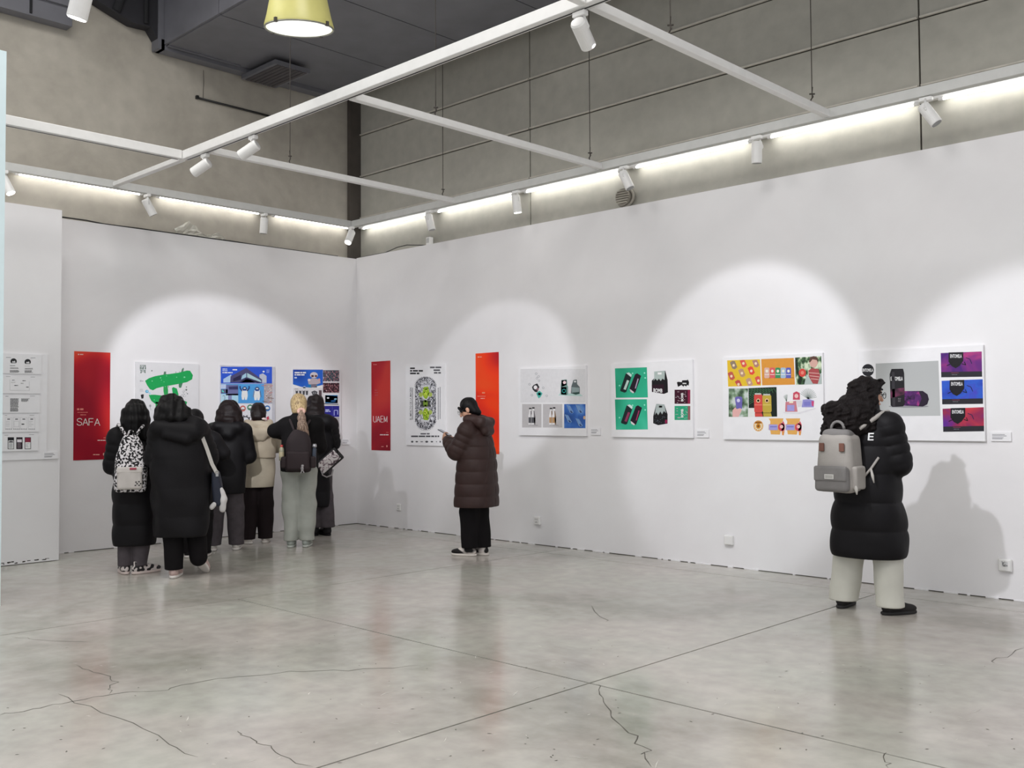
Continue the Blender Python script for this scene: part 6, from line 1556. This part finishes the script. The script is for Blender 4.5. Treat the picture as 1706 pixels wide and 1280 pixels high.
def long_quilt(X, Y, Z):
    return 0.016 * (np.sqrt(np.abs(np.sin(PI * (Z - 0.40) / 0.205))) - 0.55) + 0.006 * np.sin(9 * X + 14 * Z) * np.sin(17 * Y + 5 * Z)


def long_extra(f):
    f.loft([(0.37, 0.0, 0.0, 0.255, 0.21), (0.43, 0.0, 0, 0.275, 0.225), (0.55, 0.0, 0, 0.272, 0.225), (0.75, 0, 0, 0.252, 0.21), (0.95, 0, 0, 0.232, 0.19), (1.12, 0, 0, 0.222, 0.165), (1.28, 0, 0, 0.208, 0.14), (1.38, 0, 0, 0.17, 0.115), (1.45, 0, 0.0, 0.10, 0.085)], 0.03, 2.3, long_quilt)


ct = coat('coat', p, M_BLKCOAT, H, [(0.5, 0, 0, 0.15, 0.15), (1.2, 0, 0, 0.15, 0.12)], 0.405, arms, nb, (0.098, 0.092, 0.066), quilt=(0.15, 0.002, 0.4), collar=((0.01, 0.02, 1.50), 0.082, 0.08), extra=long_extra, v=0.008, folds=0.003, shw=0.175)
trousers(p, mat('cream_wide_trousers', (0.62, 0.61, 0.54), 0.8, var=0.05, scale=6), H, feet, (0.112, 0.110, 0.100), 0.058, v=0.008, spread=0.11, folds=0.008)
shoes(p, feet, mat('black_suede', (0.013, 0.011, 0.011), 0.85), mat('black_rubber', (0.015, 0.014, 0.014), 0.7))
f = Field((-0.32, -0.34, 1.20), (0.24, 0.24, H + 0.04), 0.0065); hair_cap(f, hp, R, (0.104, 0.124, 0.110), 0.026, -0.028)
f.loft([(1.29, -0.10, -0.13, 0.13, 0.07), (1.34, -0.095, -0.13, 0.165, 0.10), (1.42, -0.085, -0.11, 0.175, 0.125), (1.49, -0.065, -0.07, 0.165, 0.125), (1.55, -0.045, -0.03, 0.145, 0.125), (1.61, -0.02, -0.01, 0.11, 0.11)], 0.04)
rg = np.random.RandomState(21)
for q in range(70):
    a = rg.rand() * PI; z = 1.31 + 0.20 * rg.rand(); rr = 0.11 + 0.06 * rg.rand(); f.ell((-0.085 + rr * math.cos(a), -0.08 - 0.14 * math.sin(a) * (0.6 + 0.5 * rg.rand()), z), 0.03 + 0.02 * rg.rand(), 0.035)
for q in range(10): f.ell(hp(0.045 - 0.09 * rg.rand(), 0.085, 0.085 + 0.02 * rg.rand()), 0.018, 0.02)
f.ell(hp(0.02, 0.11, -0.055), (0.13, 0.10, 0.105), 0, R, op='cut').noise(0.006, 75, 11).noise(0.005, 120, 4); grow('hair', f, hair_mat('hair_black_brown', (0.0058, 0.0034, 0.0034), 0.6, 0.18, 0.7), p)
gl = MB()
for s_ in (-1, 1):
    gl.tube([tuple(hp(s_ * 0.034 + 0.026 * math.cos(a), 0.110, 0.004 + 0.022 * math.sin(a))) for a in np.linspace(0, 2 * PI, 17)[:-1]], 0.0025, 6, closed=True)
    gl.tube([tuple(hp(s_ * 0.060, 0.108, 0.010)), tuple(hp(s_ * 0.084, 0.0, 0.008))], 0.0025, 6)
gl.tube([tuple(hp(-0.008, 0.112, 0.008)), tuple(hp(0.008, 0.112, 0.008))], 0.0025, 6)
g_ = in_frame(p, 'glasses', 'dark glasses worn by the person with grey backpack', 'glasses')
gl.obj('frame', M_BLACK, g_, False, True)
# white letter on the back of the coat
V, F, a0, a1, c0, c1 = glyphs('E', 0.02); Vt = []
from mathutils.bvhtree import BVHTree
bvh = BVHTree.FromPolygons([v.co for v in ct.data.vertices], [tuple(q.vertices) for q in ct.data.polygons])
for x, y in V:
    X, Zt = 0.082 + (x - a0) / (a1 - a0) * 0.038, 1.262 + (y - c0) / (c1 - c0) * 0.055
    hit = bvh.ray_cast(Vector((X, -1.0, Zt)), Vector((0, 1, 0)))[0]; Vt.append((X, (hit.y if hit else -0.16) - 0.010, Zt))
part('lettering', Vt, F, mat('white_print', 'dedede', 0.6), p)

bk = in_frame(p, 'backpack', 'light and dark grey backpack with brown leather tabs on the right-hand person', 'backpack', (-0.085, -0.265, 0.90))
M_CANV = mat('light_grey_canvas', (0.36, 0.335, 0.31), 0.85, var=0.06, scale=10, bump=0.2, bscale=160)
M_CANVD = mat('mid_grey_canvas', (0.20, 0.19, 0.185), 0.85, var=0.06, scale=10, bump=0.2, bscale=160)
M_LEA = mat('brown_leather', (0.16, 0.065, 0.045), 0.55)
f = Field((-0.24, -0.17, -0.06), (0.24, 0.17, 0.52), 0.008)
f.box((0, 0.01, 0.20), (0.150, 0.100, 0.21), 0.045, taper=0.22, disp=lambda X, Y, Z: -0.012 * np.cos(7 * X) * np.cos(6 * Z)).noise(0.003, 26); grow('bag_body', f, M_CANV, bk)
f = Field((-0.2, -0.17, 0.30), (0.2, 0.16, 0.50), 0.007); f.box((0, 0.005, 0.400), (0.108, 0.08, 0.042), 0.035).noise(0.004, 35); grow('top_flap', f, M_CANVD, bk)
f = Field((-0.2, -0.19, -0.04), (0.2, -0.04, 0.22), 0.007); f.box((0.0, -0.105, 0.085), (0.130, 0.035, 0.090), 0.03).noise(0.002, 30); pk = grow('front_pocket', f, M_CANVD, bk)
f = Field((-0.2, -0.2, 0.02), (0.2, -0.08, 0.20), 0.006); f.box((0.0, -0.128, 0.125), (0.126, 0.02, 0.055), 0.014); grow('pocket_flap', f, mat('mid_grey_canvas_flap', (0.215, 0.205, 0.20), 0.85), pk)
MB().box(-0.035, 0.035, -0.1525, -0.149, 0.088, 0.122).obj('maker_patch', mat('white_patch', 'd6d4d0', 0.6), pk, False)
MB().box(-0.029, 0.029, -0.1535, -0.1524, 0.093, 0.117).obj('patch_border', mat('grey_patch', 'b0aeaa', 0.6), pk, False)
for x in (-0.078, 0.078): MB().box(x - 0.019, x + 0.019, -0.113, -0.100, 0.285, 0.345, 0.003).obj('leather_tab', M_LEA, bk, False)
MB().tube([(0.05 * math.cos(a), -0.01, 0.445 + 0.055 * math.sin(a)) for a in np.linspace(0, PI, 12)], 0.011, 8).obj('handle', M_CANVD, bk, False, True)
f = Field((0.08, -0.12, -0.02), (0.22, 0.12, 0.24), 0.007); f.box((0.150, 0.0, 0.095), (0.022, 0.075, 0.085), 0.018); grow('side_pocket', f, M_CANV, bk)
for s_ in (-1, 1):
    st = MB().tube([(0.03 + s_ * 0.06, 0.06, 0.42), (0.06 + s_ * 0.09, 0.10, 0.47), (0.085 + s_ * 0.12, 0.16, 0.525), (0.085 + s_ * 0.145, 0.22, 0.56), (0.085 + s_ * 0.15, 0.30, 0.57), (0.085 + s_ * 0.155, 0.38, 0.52)], 0.016, 8); st.obj('strap', M_CANV, bk, False, True)
MB().tube([(0.145, 0.05, 0.08), (0.20, 0.09, 0.16), (0.24, 0.13, 0.24)], 0.009, 8).obj('lower_strap', M_CANV, bk, False, True)
MB().tube([(0.21, 0.07, 0.16), (0.225, 0.06, 0.11), (0.235, 0.06, 0.06)], [0.007, 0.011, 0.004], 8).obj('strap_end', mat('pale_webbing', 'b8b4ae', 0.8), bk, False, True)
MB().tube([(0.155, -0.06, 0.05), (0.168, -0.075, 0.02), (0.172, -0.075, -0.02)], [0.006, 0.014, 0.004], 8).obj('zip_tassel', mat('pale_webbing2', 'c0bcb6', 0.8), bk, False, True)
